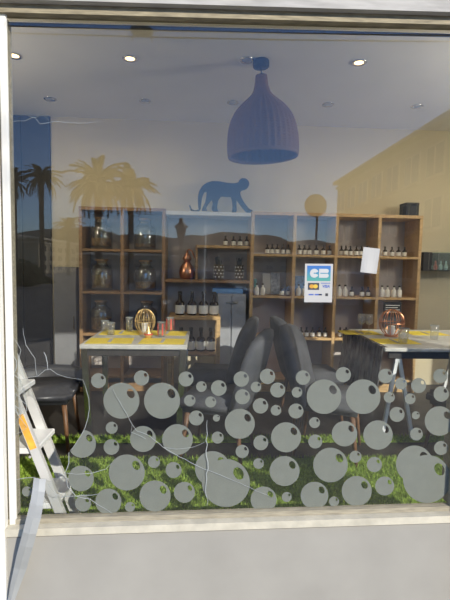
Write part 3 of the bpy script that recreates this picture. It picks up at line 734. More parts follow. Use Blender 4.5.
for k in range(4): MB().box(-.07, .07-.02*(k % 2), -.0075, -.0065, .235-.022*k, .241-.022*k).build('chalk_line', 'label_white', t)
# dark glossy cloth hanging over the left side of the right table
mat('dark_satin', (.15, .14, .13), .22, var=.75, scale=22, stretch=(1, 1, .35), bump=.6)  # pale streaks in the colour stand in for the satin's highlights
cl = MB(); NU, NV = 60, 10
vsx = []; 
for i in range(NU+1):
    for j in range(NV+1):
        y_ = ry0 + .02 + (ry1-ry0-.04)*i/NU; tt = j/NV
        xw = rx0 - .008 - .02*tt - (.022*tt)*math.sin(i*1.15 + 1.2*math.sin(i*.4)) - .012*tt
        z_ = TZ + .004 - .46*tt - (.03*tt)*math.sin(i*.21)
        if j == 0: xw = rx0 + .03
        if j == 1: xw = rx0 - .006; z_ = TZ + .002
        vsx.append((xw, y_, z_))
cl.add(vsx, [(i*(NV+1)+j, (i+1)*(NV+1)+j, (i+1)*(NV+1)+j+1, i*(NV+1)+j+1) for i in range(NU) for j in range(NV)])
co = cl.build('table_runner', 'dark_satin', smooth=True); tag(co, 'dark shiny cloth hanging over the left side of the right table', 'tablecloth')
sd = co.modifiers.new('thickness', 'SOLIDIFY'); sd.thickness = .002

# ------------------------------------------------------------------ chairs
def padded_chair(loc, rz, label, m='grey_velvet', backh=.47, seath=.45, legm='walnut', group='upholstered dining chairs'):
    t = empty('padded_chair', loc, rz, label, 'chair', group)
    bm = bmesh.new(); bmesh.ops.create_cube(bm, size=1)
    for q in bm.verts: q.co = Vector((q.co.x*.46+.01, q.co.y*.46, seath-.05+q.co.z*.11))
    bmesh.ops.bevel(bm, geom=bm.edges[:], offset=.035, segments=3, affect='EDGES'); bm.verts.index_update()
    mb = MB(); mb.add([tuple(q.co) for q in bm.verts], [tuple(q.index for q in f.verts) for f in bm.faces]); bm.free()
    mb.build('seat', m, t, smooth=True)
    # reclined padded back, slightly dished, rounded at the top
    NA = 20; sec = 16; vs = []; fs = []; th = .058
    for i in range(NA+1):
        s_ = -1 + 2*i/NA; hgt = backh*(1 - .30*abs(s_)**3.2); edge = max(.12, (1-abs(s_)**6))**.5
        for j in range(sec):
            a = 2*PI*j/sec; cz_ = math.sin(a); ca = math.cos(a)
            zz = (hgt+.08)*(.5+.5*math.copysign(abs(cz_)**.55, cz_)); sq = math.copysign(abs(ca)**.55, ca)
            xx = -.20 - zz*.26 + sq*th*edge + .055*s_*s_
            vs.append((xx, s_*.25, seath-.08+zz))
    for i in range(NA):
        for j in range(sec):
            k2 = (j+1) % sec; fs.append((i*sec+j, (i+1)*sec+j, (i+1)*sec+k2, i*sec+k2))
    fs.append(tuple(range(sec))); fs.append(tuple(NA*sec+j for j in range(sec))[::-1])
    MB().add(vs, fs).build('backrest', m, t, smooth=True)
    for sx in (-1, 1):
        for sy in (-1, 1):
            MB().tube([(sx*.17, sy*.17, seath-.09), (sx*.215, sy*.205, 0)], [.02, .011], 8).build('leg', legm, t, smooth=True)
    return t
padded_chair((.13, 3.04, FZ), PI - .30, 'grey upholstered chair facing the left table, nearest of its row')
padded_chair((.11, 3.70, FZ), PI - .20, 'grey upholstered chair facing the left table, behind the nearest one')
padded_chair((.94, 3.06, FZ), -.40, 'grey upholstered chair facing the right table, nearest of its row')
padded_chair((.97, 3.70, FZ), .08, 'grey upholstered chair facing the right table, behind the nearest one')
q = PZ(53, 384, FZ+.45)
padded_chair((q.x-.07, q.y+.03, FZ), -PI/2+.1, 'black low-backed chair behind the hole in the glass', 'black_leather', backh=.08)
padded_chair((1.95, 2.95, FZ), PI/2+.2, 'black padded chair drawn up to the front of the right table', 'black_leather')

# ------------------------------------------------------------------ step ladder behind the broken corner
LYN, LYF = 1.86, 2.12
n0, n1 = P(14, 397, LYN), P(49, 484, LYN); f0_, f1_ = P(17, 366, LYF), P(64, 472, LYF)
ld = empty('step_ladder', ((n1.x+f1_.x)/2 + .10, (LYN+LYF)/2, FZ), 0, 'white aluminium step ladder leaning behind the broken glass', 'ladder')
def lad(p): return Vector(p) - Vector(ld.location)
dirn = (n1 - n0).normalized(); dirn = Vector((dirn.x, 0, dirn.z)).normalized()
def extend(p, z): return p + dirn*((z - p.z)/dirn.z)
ztop = 1.35
nt_, nb_ = extend(n0, ztop), extend(n0, FZ); ft_, fb_ = extend(f0_, ztop), extend(f0_, FZ)
s1_ = bar(lad(nt_), lad(nb_), .038, 'alu', ld, 'stile', .022)
s2_ = bar(lad(ft_), lad(fb_), .042, 'alu', ld, 'stile', .022)
MB().bbox(lad(n0).x*0-.0, .0, 0, 0, 0, 0) if False else None
for k, zt in enumerate((.23, .475, .725, .97, 1.215)):
    a_ = lad(extend(n0, zt)); b_ = lad(extend(f0_, zt)); xm2 = (a_.x+b_.x)/2
    MB().bbox(xm2-.10, xm2+.03, a_.y+.012, b_.y-.012, a_.z-.012, a_.z+.014, .004).build('tread', 'white_metal', ld)
# rear prop legs of the ladder
bar(lad(nt_)+Vector((-.01, .03, -.02)), lad(Vector((nt_.x-.16, LYN+.03, FZ))), .025, 'alu', ld, 'rear_leg')
bar(lad(ft_)+Vector((-.01, -.03, -.02)), lad(Vector((ft_.x-.16, LYF-.03, FZ))), .025, 'alu', ld, 'rear_leg')
c_ = (P(15, 415, LYN-.012), P(28, 449, LYN-.012))
a_, b_ = lad(extend(n0, c_[0].z)), lad(extend(n0, c_[1].z))
off = Vector((0, -.0125, 0))
st = bar(a_+off, b_+off, .030, 'orange_sticker', ld, 'warning_sticker', .001)
MB().tube([lad(P(30, 457, LYN-.02))+Vector((0, .0, 0)), lad(P(30, 457, LYN-.005))], .006, 10).build('rivet', 'cap_dark', ld)

# ------------------------------------------------------------------ white tape strip hanging out of the hole
Ls = [((34, 477.5), (46, 479), 1.685), ((32.5, 490), (45, 492), 1.66), ((30, 504), (43, 506), 1.62), ((27, 516), (41, 518), 1.575), ((23, 532), (36.5, 534), 1.565), ((19.5, 545), (33, 547), 1.575),
      ((16.5, 556), (30, 556.5), 1.59), ((14, 568), (26.5, 569), 1.605), ((11, 582), (21, 583), 1.61), ((8, 600), (15, 600), 1.615), ((6, 618), (12, 618), 1.62)]
tm = MB(); vv = []
for (l_, r_, y_) in Ls:
    A_, B_ = P(l_[0], l_[1], y_), P(r_[0], r_[1], y_)
    M_ = (A_+B_)/2 + Vector((0, -.004, 0)); vv += [A_, M_, B_]
ff = []
for k in range(len(Ls)-1):
    for j in range(2): ff.append((k*3+j, k*3+j+1, (k+1)*3+j+1, (k+1)*3+j))
tm.add(vv, ff); to = tm.build('tape_strip', 'tape_white', smooth=False); tag(to, 'white tape strip hanging from the broken glass over the sill', 'tape')
sd = to.modifiers.new('thickness', 'SOLIDIFY'); sd.thickness = .0015

# ------------------------------------------------------------------ bubble stickers on the inside of the glass
BUB = [(98.5, 380.6, 7.5), (141.5, 378, 7.6), (186, 379, 7.5), (121.4, 400.7, 18), (162, 400.7, 18), (189.8, 400.5, 5.7), (111.7, 427.8, 6), (111.4, 447, 7.8), (143, 439, 13), (177.5, 439.5, 15.3),
 (196.3, 418, 7.5), (82, 443.7, 14), (126.8, 472.5, 18), (154, 462, 6), (173.6, 470, 8), (81, 478.5, 12.8), (108.4, 501.6, 13), (155, 496, 15.6), (184.4, 492.3, 10.5), (83, 503.5, 8), (130, 507, 5),
 (201.4, 386.6, 5.3), (218.8, 388, 7.8), (241.3, 379, 7.7), (210.7, 402, 5.5), (242.5, 396.8, 7.5), (256, 387, 5.3), (267.5, 376.4, 7.7), (277.7, 390, 7.5), (260.5, 405.8, 7.7), (276, 410.3, 5.3),
 (303, 377.6, 7.3), (297, 392.3, 5.3), (296, 411, 7.5), (216.4, 418, 3.5), (239.8, 423.8, 15), (217.6, 437.6, 6), (286, 437.3, 15), (260.8, 442.7, 7.5), (242.2, 451.4, 6.6), (314.6, 422.6, 5.5), (315.3, 441.5, 7),
 (258.5, 463.5, 5.3), (284.6, 471, 15), (212.5, 468.6, 17.5), (226, 483, 24), (263.6, 499.5, 13), (286.7, 497, 5), (314.5, 495.5, 13.8), (343.3, 374.6, 7.6), (324, 396.7, 17.3), (363.2, 396.7, 17.3),
 (385.6, 376, 7.3), (389.3, 397.3, 5.5), (401, 383.6, 6), (418.6, 385.5, 7.5), (440.4, 376, 7.2), (441.3, 394, 7.7), (410.2, 398.8, 5.4), (397, 414.4, 7.5), (415.8, 415.3, 4), (439.4, 421, 14.7),
 (416.4, 434, 6.4), (441, 448, 7), (344.5, 433.7, 12.7), (378, 435, 14.7), (330.5, 465, 17.3), (355.4, 456.7, 6), (374.4, 464.5, 7.6), (356.7, 491, 15), (384.7, 486, 9.5), (414.5, 464, 18.5), (427, 479, 24),
 (334, 501.5, 5), (27, 491.5, 5)]
def size_class(r): return 'large' if r > 16 else 'medium-large' if r > 9 else 'medium' if r > 6.6 else 'small'
byc = {}
for bb in sorted(BUB, key=lambda q: q[0]): byc.setdefault(size_class(bb[2]), []).append(bb)
HP = [(-5, 370)] + HOLE + [(-5, 482)]
for idx, (u, v, r) in enumerate(BUB):
    N = 40; out = []; inn_ = []
    cu, cv = u + .52*r, v - .40*r; ia, ib = .20*r, .27*r
    if r < 4.5: ia, ib = .2*r, .2*r
    for i in range(N):
        a = 2*PI*i/N; uu, v_ = u + r*math.cos(a), v + r*math.sin(a)
        for _ in range(60):
            if inside(HP, uu, v_): uu += (u-uu)*.05; v_ += (v-v_)*.05
            else: break
        out.append((uu, v_))
        q = .5; ex, ey = ia*math.cos(a), ib*math.sin(a)
        inn_.append((cu + ex*math.cos(q) + ey*math.sin(q), cv - ex*math.sin(q) + ey*math.cos(q)))
    yy = GY + .0072 + .0004*(idx % 5)
    c3 = P(u, v, yy)
    def cl_(p):
        z = max(p.z, bot_z(p.x) + .002); return (p.x - c3.x, 0, z - c3.z)
    vs_ = [cl_(P(a_, b_, yy)) for a_, b_ in out] + [cl_(P(a_, b_, yy)) for a_, b_ in inn_]
    vs_ += [(x, .00025, z) for x, y, z in vs_]
    fs_ = []
    for i in range(N):
        j = (i+1) % N
        fs_ += [(i, j, N+j, N+i), (2*N+j, 2*N+i, 3*N+i, 3*N+j), (j, i, 2*N+i, 2*N+j), (N+i, N+j, 3*N+j, 3*N+i)]
    o = MB().add(vs_, fs_).build('bubble_sticker', 'frosted_vinyl', fix=False); o.location = c3
    sc = size_class(r); k = byc[sc].index((u, v, r))
    tag(o, '%s frosted bubble sticker on the glass, %s from left among the %s ones' % (sc, nth(k), sc), 'sticker', 'frosted bubble stickers')

# ------------------------------------------------------------------ payment sign and paper on the glass
def text_mesh(txt, size, m, parent, loc, name='lettering', shear=0, bold=0.0):
    cu_ = bpy.data.curves.new('t', 'FONT'); cu_.body = txt; cu_.size = size; cu_.align_x = 'CENTER'; cu_.align_y = 'CENTER'; cu_.shear = shear; cu_.offset = bold; cu_.extrude = .0001
    to_ = bpy.data.objects.new('t', cu_); COL.objects.link(to_); bpy.context.view_layer.update()
    me = bpy.data.meshes.new_from_object(to_.evaluated_get(bpy.context.evaluated_depsgraph_get())); bpy.data.objects.remove(to_)
    me.materials.clear(); me.materials.append(MATS[m]); me.name = name
    o = bpy.data.objects.new(name, me); COL.objects.link(o); o.parent = parent; o.location = loc; o.rotation_euler = (PI/2, 0, 0); return o
gm = bpy.data.materials.new('sign_blue_green'); gm.use_nodes = True; MATS['sign_blue_green'] = gm
n = gm.node_tree.nodes; l = gm.node_tree.links; tc = n.new('ShaderNodeTexCoord'); sp = n.new('ShaderNodeSeparateXYZ'); rp = n.new('ShaderNodeValToRGB')
rp.color_ramp.elements[0].color = (.05, .27, .23, 1); rp.color_ramp.elements[1].color = (.012, .11, .36, 1); rp.color_ramp.elements[0].position = .1; rp.color_ramp.elements[1].position = .9
l.new(tc.outputs['Generated'], sp.inputs[0]); l.new(sp.outputs['Z'], rp.inputs[0]); l.new(rp.outputs[0], n['Principled BSDF'].inputs['Base Color'])
mat('print_white', (.45, .45, .44), .6, var=.03); mat('print_navy', (.05, .10, .35), .6, var=.1); mat('print_orange', (.5, .24, .02), .6, var=.1); mat('print_yellow', (.55, .36, .03), .6, var=.1); mat('print_dark', (.03, .03, .035), .6)
SYs = GY - .0025
A_, B_ = P(305.3, 263.5, SYs), P(331.8, 302.5, SYs); sw, shh = (B_.x-A_.x), (A_.z-B_.z)
sg = empty('payment_sign', ((A_.x+B_.x)/2, SYs, (A_.z+B_.z)/2 + .0), 0, 'white payment sign reading CB and VISA stuck on the glass', 'sign')
MB().box(-sw/2, sw/2, 0, .0012, -shh/2, shh/2).build('card', 'white_paper', sg)
MB().box(-sw*.42, sw*.42, -.0006, 0, shh*.055, shh*.45).build('blue_field', 'sign_blue_green', sg)
MB().box(-sw*.38, sw*.02, -.0006, 0, -shh*.175, shh*.005).build('dark_field', 'print_dark', sg)
for s_ in (-1, 1):
    MB().prism([(sw*.085*math.cos(2*PI*i/24), shh*.052*math.sin(2*PI*i/24)) for i in range(24)], .0003, Matrix.Translation((-sw*.18+s_*sw*.065, -.0012-.0003*s_, -shh*.085)) @ MXZ).build('circle', 'print_orange' if s_ < 0 else 'print_yellow', sg)
# stylised rounded CB letters
def ring_arc(cx, cz, ro, ri, a0, a1, sx=1.0, n=20):
    o_ = [(cx+sx*ro*math.cos(a0+(a1-a0)*i/n), cz+ro*math.sin(a0+(a1-a0)*i/n)) for i in range(n+1)]
    i_ = [(cx+sx*ri*math.cos(a0+(a1-a0)*i/n), cz+ri*math.sin(a0+(a1-a0)*i/n)) for i in range(n+1)]
    return o_ + i_[::-1]
zc_ = shh*.255; R_ = shh*.115
MM = Matrix.Translation((0, -.0010, 0)) @ MXZ
MB().prism(ring_arc(-sw*.165, zc_, R_, R_*.16, math.radians(22), math.radians(338)), .0003, MM).build('letter_c', 'print_white', sg)
bl = [(sw*.005, zc_-R_), (sw*.005, zc_+R_), (sw*.27, zc_+R_)] + [(sw*.27+R_*.52*math.sin(q), zc_+R_*.52+R_*.48*math.cos(q)) for q in [PI*i/10 for i in range(1, 10)]] + \
     [(sw*.27+R_*.52*math.sin(q), zc_-R_*.52+R_*.48*math.cos(q)) for q in [PI*i/10 for i in range(1, 10)]] + [(sw*.27, zc_-R_)]
MB().prism(bl, .0003, MM).build('letter_b', 'print_white', sg)
MB().box(sw*.05, sw*.29, -.0013, -.0010, zc_-R_*.10, zc_+R_*.10).build('letter_bar', 'sign_blue_green', sg)
text_mesh('VISA', shh*.10, 'print_navy', sg, (sw*.26, -.0004, -shh*.085), shear=.25, bold=.0006)
MB().box(sw*.08, sw*.42, -.0006, 0, -.01*shh, shh*.008).build('rule', 'print_navy', sg)
for (x_, w_, h_) in ((-.26, .09, .03), (.0, .13, .03), (.07, .05, .03), (.30, .05, .06)):
    MB().bbox(sw*x_-sw*w_, sw*x_+sw*w_, -.0006, 0, -shh*.30-shh*h_*.6, -shh*.30+shh*h_*.6, .0002).build('card_mark', 'print_navy' if x_ != .30 else 'print_dark', sg)
sg.rotation_euler = (0, math.radians(-.6), 0)
A_ = P(370, 260.5, SYs)
pw_, ph_ = 17.2/F*GY, 25.5/F*GY
mb = MB(); NN = 6; vs_ = []
for i in range(NN+1):
    for j in range(NN+1):
        x_, z_ = -pw_/2+pw_*i/NN, -ph_/2+ph_*j/NN; vs_.append((x_, -.0015-.004*math.sin(i*.9)*(1-j/NN), z_))
mb.add(vs_, [(i*(NN+1)+j, (i+1)*(NN+1)+j, (i+1)*(NN+1)+j+1, i*(NN+1)+j+1) for i in range(NN) for j in range(NN)])
po = mb.build('paper_note', 'white_paper'); po.location = A_; po.rotation_euler = (0, math.radians(5), 0); tag(po, 'blank white paper note taped to the glass right of the payment sign', 'note')
sd = po.modifiers.new('thickness', 'SOLIDIFY'); sd.thickness = .0006

# ------------------------------------------------------------------ artificial turf inside the window
mat('turf_green', (.24, .35, .045), .7, var=.55, scale=60)
tf = MB(); rnd = random.Random(3)
X0_, X1_, Y0_, Y1_ = -2.0, 3.2, 1.90, 2.93
tf.add([(X0_, Y0_, FZ+.004), (X1_, Y0_, FZ+.004), (X1_, Y1_, FZ+.004), (X0_, Y1_, FZ+.004)], [(0, 1, 2, 3)])
tf.add([(X0_, 3.20, FZ+.004), (X1_, 3.20, FZ+.004), (X1_, 3.31, FZ+.004), (X0_, 3.31, FZ+.004)], [(0, 1, 2, 3)])
for bi in range(56000):
    x = rnd.uniform(X0_, X1_); y = rnd.uniform(Y0_+.3, Y1_) if bi < 48000 else rnd.uniform(3.20, 3.31); a = rnd.random()*6.28; h = rnd.uniform(.018, .04); w_ = .0035; lx_ = rnd.gauss(0, .012); ly_ = rnd.gauss(0, .012)
    k = len(tf.v)
    tf.v += [(x - w_*math.cos(a), y - w_*math.sin(a), FZ+.004), (x + w_*math.cos(a), y + w_*math.sin(a), FZ+.004), (x+lx_, y+ly_, FZ+.004+h)]
    tf.f.append((k, k+1, k+2))
tfo = tf.build('turf', 'turf_green', fix=False); tag(tfo, 'green artificial turf strips on the shop floor behind the glass', 'turf', kind='stuff')

# ------------------------------------------------------------------ the street the glass mirrors
mat('asphalt', (.11, .104, .096), .9, var=.2, scale=.8, detail=8)
mat('paving', (.22, .205, .185), .9, var=.12, scale=2)
mat('hill_green', (.045, .055, .045), 1.0, var=.35, scale=.02, detail=8)
mat('town_stucco', (.60, .48, .30), .9, var=.08, scale=.4)
mat('stucco_trim', (.72, .62, .45), .9, var=.08)
mat('street_glass', (.03, .035, .045), .15, var=.2)
mat('palm_green', (.045, .06, .02), .7, var=.4, scale=3)
mat('palm_trunk', (.10, .08, .055), .9, var=.35, scale=5, bump=.4)
mat('tree_green', (.05, .08, .02), .8, var=.5, scale=2)
mat('pole_grey', (.30, .30, .29), .5, .3, var=.1)
mat('lamp_iron', (.02, .022, .02), .5, var=.2)
struct(MB().box(-60, 60, -5.5, 1.63, -.25, 0).build('pavement', 'paving'))
struct(MB().box(-400, 400, -700, -5.5, -.4, -.12).build('road', 'asphalt'))
# hills
hm = MB(); NX, NYh = 90, 8; vs_ = []
for i in range(NX+1):
    for j in range(NYh+1):
        x = -420 + 840*i/NX; y = -330 - 240*j/NYh
        u_ = 202 + 435*x/(335)
        hgt = 30 + 9*noise.noise((x*.012, 3.1, 0)) + 5*noise.noise((x*.04, 8.2, 0))
        hgt += 7*math.exp(-((x-20)/22)**2)
        prof_ = math.sin(PI*min(1, (j+.3)/4.3)*.5); vs_.append((x, y, max(-.5, hgt*prof_ + (2.5*noise.noise((x*.05, y*.05, 2)) if j else -3))))
hm.add(vs_, [(i*(NYh+1)+j, (i+1)*(NYh+1)+j, (i+1)*(NYh+1)+j+1, i*(NYh+1)+j+1) for i in range(NX) for j in range(NYh)])
struct(hm.build('hills', 'hill_green', smooth=True)); bpy.data.objects['hills']['label'] = 'dark wooded hills mirrored in the glass'

def building(x0, x1, y0, y1, h, label, floors, face_axis, nwin, wallm='town_stucco'):
    """box house; windows on the face towards the shop's street: face_axis 'x-' faces -X, 'x+' faces +X, 'y' faces +Y"""
    t = empty('town_house', ((x0+x1)/2, (y0+y1)/2, 0), 0, label, 'building')
    wx, wy = (x1-x0)/2, (y1-y0)/2
    MB().box(-wx, wx, -wy, wy, -.12, h).build('walls', wallm, t)
    MB().box(-wx-.45, wx+.45, -wy-.45, wy+.45, h, h+.28).build('cornice', 'stucco_trim', t)
    MB().box(-wx-.2, wx+.2, -wy-.2, wy+.2, h-.5, h-.3).build('frieze', 'stucco_trim', t)
    mb = MB(); zz = h+.28; mb.add([(-wx-.3, -wy-.3, zz), (wx+.3, -wy-.3, zz), (wx+.3, wy+.3, zz), (-wx-.3, wy+.3, zz), (-wx*.2, -wy*.6, zz+.6), (wx*.2, -wy*.6, zz+.6), (wx*.2, wy*.6, zz+.6), (-wx*.2, wy*.6, zz+.6)],
        [(0, 1, 5, 4), (1, 2, 6, 5), (2, 3, 7, 6), (3, 0, 4, 7), (4, 5, 6, 7)]); mb.build('roof', 'stucco_trim', t)
    fh_ = (h-.6)/floors
    for f in range(floors):
        for k in range(nwin):
            L_ = (2*wy if face_axis[0] == 'x' else 2*wx); c = -L_/2 + L_*(k+.5)/nwin; zb_ = f*fh_ + fh_*.28; zt_ = zb_ + fh_*.55; hw = min(.95, L_/nwin*.32)
            def bx_(d0, d1, c0, c1, z0, z1):
                if face_axis == 'x-': return MB().box(-wx-d1, -wx-d0, c0, c1, z0, z1)
                if face_axis == 'x+': return MB().box(wx+d0, wx+d1, c0, c1, z0, z1)
                return MB().box(c0, c1, wy+d0, wy+d1, z0, z1)
            wn = bx_(0, .06, c-hw-.14, c+hw+.14, zb_-.14, zt_+.14).build('window', 'stucco_trim', t)
            bx_(.06, .075, c-hw, c+hw, zb_, zt_).build('pane', 'street_glass', wn)
            bx_(.075, .11, c-.035, c+.035, zb_, zt_).build('mullion', 'stucco_trim', wn)
            bx_(.0, .22, c-hw-.2, c+hw+.2, zb_-.26, zb_-.14).build('window_sill', 'stucco_trim', wn)
    return t
DF = 46.0
e1 = V(338, 182, DF); Hb = e1.z - .28
building(e1.x, e1.x + 11, 2*GY-DF, -21.5, Hb, 'long three-storey ochre building mirrored at the right', 3, 'x-', 7)
e2 = V(74, 243, 75)
building(e2.x-14, e2.x - 0, 2*GY-75-1, 2*GY-75+16, e2.z-.28, 'sunlit town building mirrored beside the dark palm trunk', 3, 'x+', 5)
# wide low block far across the street
e3 = V(130, 256, 120); building(e3.x-28, e3.x+20, -130, -118, e3.z, 'low distant building mirrored behind the jar shelving', 2, 'y', 12)
e4 = V(285, 255, 120); building(e4.x-18, e4.x+18, -130, -118, e4.z, 'low distant building mirrored below the round sign', 2, 'y', 9)

# palms
def frond_mesh(L, seed):
    r = random.Random(seed); mb = MB(); N = 16; pts = []
    for i in range(N+1):
        s_ = i/N; pts.append(Vector((L*s_*(1-.12*s_), 0, L*(.42*s_ - .80*s_*s_))))
    mb.tube(pts, [.035*(1-.8*i/N) for i in range(N+1)], 4)
    for i in range(2, N*2+1):
        s_ = i/(N*2); a = min(N-1, int(s_*N)); f = s_*N - a; p = pts[a].lerp(pts[min(N, a+1)], f)
        ll = L*.15*math.sin(PI*min(1, .12+s_*.86))**.6 + .04*L
        for sd_ in (-1, 1):
            d = Vector((.55+r.uniform(-.1, .1), sd_*.85, -.28+r.uniform(-.15, .1))).normalized(); q = p + d*ll; side = Vector((.022, 0, .01))
            mb.add([p - side, p + side, q + side*.3 + Vector((0, 0, -.15*ll))], [(0, 1, 2)])
    me = bpy.data.meshes.new('frond'); me.from_pydata(mb.v, [], mb.f); me.materials.append(MATS['palm_green']); return me
FR = [frond_mesh(1.0, s) for s in range(3)]
def palm(u, v_crown, D, crown_px, label, trunk_px=4.5, nf=46, seed=0):
    r = random.Random(seed); c = V(u, v_crown, D); R_ = crown_px/F*D
    t = empty('palm_tree', (c.x, c.y, -.12), 0, label, 'palm tree', 'palms mirrored in the glass')
    hh_ = c.z + .12; tr = trunk_px/F*D/2
    mb = MB().lathe([(tr*1.5, 0), (tr*1.1, hh_*.08)] + [(tr*(1+.12*(k % 2)), hh_*(.1+.8*k/20)) for k in range(21)] + [(tr*1.5, hh_*.94), (tr*1.7, hh_*.98), (tr*.6, hh_*1.02)], 10); mb.build('trunk', 'palm_trunk', t, smooth=True)
    for k in range(nf):
        o = bpy.data.objects.new('frond', FR[k % 3]); COL.objects.link(o); o.parent = t
        e_ = r.uniform(-.95, 1.15); o.location = (0, 0, hh_); s_ = R_*r.uniform(.85, 1.1); o.scale = (s_, s_, s_)
        o.rotation_euler = (r.uniform(-.3, .3), -e_, 2*PI*k*.381966)
    return t
palm(41, 178, 42, 22, 'dark slim palm mirrored in front of the dark door', 4.5, 40, 1)
palm(98, 185, 32, 34, 'large palm mirrored above the jar shelving, left of two', 6, 60, 2)
palm(131, 188, 36, 29, 'palm mirrored above the jar shelving, right of two', 5, 54, 3)
palm(68, 226, 55, 16, 'small low palm mirrored left of the jar shelving', 3.5, 34, 4)
palm(14, 182, 46, 18, 'palm mirrored at the left window edge', 4, 34, 5)

# broadleaf trees
def tree(u, v, D, wpx, label, seed):
    r = random.Random(seed); c = V(u, v, D); R_ = wpx/F*D
    t = empty('street_tree', (c.x, c.y, -.12), 0, label, 'tree', 'street trees mirrored in the glass')
    MB().tube([(0, 0, 0), (.1, 0, c.z*.5), (0, .1, c.z)], [R_*.09, R_*.07, R_*.03], 8).build('trunk', 'palm_trunk', t)
    mb = MB()
    for _ in range(2200):
        d = Vector((r.gauss(0, 1), r.gauss(0, 1), r.gauss(0, 1))).normalized()*R_*r.random()**.4; d.z *= .8
        p = Vector((0, 0, c.z)) + d*(1+.25*noise.noise(d*.8)); s_ = R_*.07; a = Vector((r.gauss(0, 1), r.gauss(0, 1), r.gauss(0, 1))).normalized()*s_; b2 = Vector((r.gauss(0, 1), r.gauss(0, 1), r.gauss(0, 1))).normalized()*s_
        mb.add([p-a, p+b2, p+a, p-b2], [(0, 1, 2, 3)])
    mb.build('foliage', 'tree_green', t, fix=False)['kind'] = 'stuff'
tree(24, 272, 30, 18, 'green street tree mirrored at the left edge of the glass', 11)
tree(44, 286, 34, 15, 'green street tree mirrored below the dark palm', 12)

# round road sign seen from behind
c = V(315.5, 205.5, 9.0); rs = 11.3/F*9.0
sgn = empty('road_sign', (c.x, c.y, 0), 0, 'round road sign on a pole mirrored above the payment sign', 'road sign')
MB().tube([(.05, -.03, 0), (.05, -.03, c.z+.12)], .022, 10).build('pole', 'pole_grey', sgn)
MB().prism([(rs*math.cos(2*PI*i/40), rs*math.sin(2*PI*i/40)) for i in range(40)], .012, Matrix.Translation((0, .0, c.z)) @ MXZ).build('disc', 'pole_grey', sgn)
for dz_ in (-.1, .1): MB().box(-.1, .1, -.012, 0, c.z+dz_-.015, c.z+dz_+.015).build('bracket', 'pole_grey', sgn)
# lantern street lamp
c = V(181, 243, 13); sc_ = 13/F
lp = empty('street_lantern', (c.x, c.y, 0), 0, 'old style street lantern mirrored in the middle bay', 'street lamp')
z0 = c.z
MB().lathe([(.13, 0), (.13, .5), (.06, .7), (.045, z0-.2), (.07, z0-.15), (.03, z0-.05)], 12).build('post', 'lamp_iron', lp)
hL = (243-228)*sc_
MB().lathe([(2*sc_, z0-.05), (2.4*sc_, z0), (5.2*sc_, z0+hL)], 6).build('lantern_glass', 'street_glass', lp)
MB().lathe([(6.8*sc_, z0+hL), (6.2*sc_, z0+hL+2*sc_), (2.5*sc_, z0+hL+5*sc_), (1.6*sc_, z0+hL+7*sc_), (2.2*sc_, z0+hL+8*sc_), (.4*sc_, z0+hL+10*sc_)], 6).build('lantern_roof', 'lamp_iron', lp)
# catenary wires with a hanging lamp across the street
def wire(u0, v0, u1, v1, D0, D1, label):
    a_, b_ = V(u0, v0, D0), V(u1, v1, D1); pts = [a_.lerp(b_, i/20) + Vector((0, 0, -.10*math.sin(PI*i/20))) for i in range(21)]
    o = MB().tube([p - a_ for p in pts], .018, 6).build('overhead_cable', 'lamp_iron'); o.location = a_; tag(o, label, 'cable', 'overhead cables'); return o
wire(-160, 20, 600, 36, 12, 12, 'overhead street cable mirrored near the top, upper one')
wire(-160, 27, 600, 42, 12, 12, 'overhead street cable mirrored near the top, lower one')
c = V(142, 27, 12.0)
hl = empty('hanging_street_lamp', (c.x, c.y, c.z), 0, 'street lamp hanging from the overhead cables', 'street lamp')
MB().lathe([(.03, .06), (.10, .02), (.30, -.08), (.30, -.11), (.14, -.12), (.12, -.17), (0, -.19)], 18, cap=False).build('lamp_head', 'lamp_iron', hl)
for s_ in (-1, 1): MB().tube([(s_*.2, 0, -.10), (s_*.26, 0, -.35)], .02, 6).build('stay', 'lamp_iron', hl)

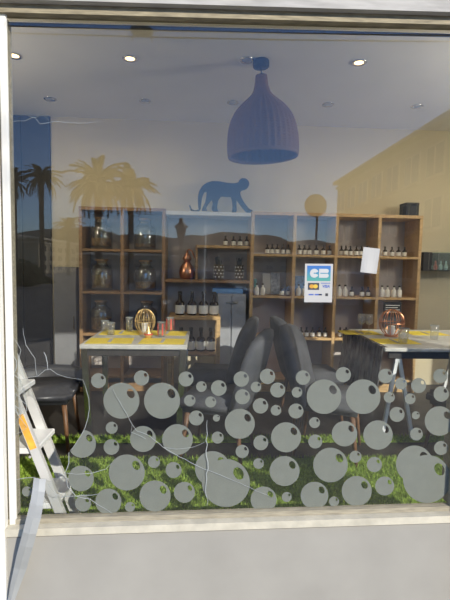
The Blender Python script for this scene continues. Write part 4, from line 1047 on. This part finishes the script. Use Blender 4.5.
# parked cars across the street
mat('car_silver', (.45, .47, .50), .25, .6, var=.04); mat('car_white', (.72, .72, .70), .3, var=.03)
mat('tyre', (.02, .02, .02), .8); mat('tail_red', (.5, .02, .02), .3)
def car(loc, rz, paint, label):
    t = empty('parked_car', loc, rz, label, 'car', 'cars parked across the street')
    def loft(sections):      # sections along x: (x, half width, list of (fraction of half width, z))
        mb = MB(); n_ = len(sections[0][2])
        for (x, hw, pr) in sections: mb.v += [(x, hw*a, z) for a, z in pr]
        for k in range(len(sections)-1):
            for j in range(n_):
                j2 = (j+1) % n_; mb.f.append((k*n_+j, k*n_+j2, (k+1)*n_+j2, (k+1)*n_+j))
        mb.f.append(tuple(range(n_))); mb.f.append(tuple((len(sections)-1)*n_+j for j in range(n_))[::-1]); return mb
    def sec(zb, zt): return [(-.9, zb), (-1, zb+.18), (-1, zt-.12), (-.9, zt), (.9, zt), (1, zt-.12), (1, zb+.18), (.9, zb)]
    loft([(-2.05, .70, sec(.35, .72)), (-1.95, .80, sec(.25, .86)), (-1.2, .86, sec(.2, .93)), (0, .87, sec(.2, .93)), (1.0, .86, sec(.2, .92)), (1.7, .82, sec(.22, .78)), (2.0, .70, sec(.32, .66))]).build('body', paint, t, smooth=False)
    def cab(zb, zt, tw): return [(-1, zb), (-tw, zt-.06), (-tw*.9, zt), (tw*.9, zt), (tw, zt-.06), (1, zb)]
    loft([(-1.85, .78, cab(.88, .92, .9)), (-1.45, .78, cab(.9, 1.40, .80)), (-.6, .80, cab(.9, 1.47, .80)), (.2, .80, cab(.9, 1.44, .80)), (1.05, .78, cab(.88, .94, .9))]).build('cabin_glass', 'street_glass', t)
    loft([(-1.5, .645, cab(1.37, 1.43, .95)), (-.6, .66, cab(1.42, 1.50, .95)), (.25, .645, cab(1.38, 1.455, .95))]).build('roof', paint, t)
    for s_ in (-1, 1):
        for xx in (-1.42, -.45, .45): MB().tube([(xx, s_*.79, .9), (xx*.97 if xx < 0 else xx*.75, s_*.66, 1.42)], .035, 6).build('pillar', paint, t)
        for xx in (-1.25, 1.25):
            M = Matrix.Translation((xx, s_*.78, .31)) @ Matrix.Rotation(PI/2, 4, 'X')
            w_ = MB().lathe([(.17, -.09), (.30, -.10), (.315, -.05), (.315, .05), (.30, .10), (.17, .09)], 20); w_.v = [tuple(M @ Vector(p)) for p in w_.v]; wo_ = w_.build('wheel', 'tyre', t)
            h_ = MB().lathe([(.03, -.11), (.17, -.095), (.17, .095), (.03, .11)], 16); h_.v = [tuple(M @ Vector(p)) for p in h_.v]; h_.build('hubcap', 'chrome', wo_)
        MB().bbox(1.80, 1.93, s_*.62-.13, s_*.62+.13, .58, .70, .02).build('headlight', 'lens_dull', t)
        MB().bbox(-2.03, -1.93, s_*.66-.10, s_*.66+.10, .62, .80, .02).build('tail_light', 'tail_red', t)
    return t
q = V(205, 300, 15.5); car((q.x, q.y, -.12), .04, 'car_silver', 'silver car parked across the street, nearer one')
q = V(330, 300, 17.5); car((q.x, q.y, -.12), PI + .03, 'car_white', 'white car parked across the street, farther one')
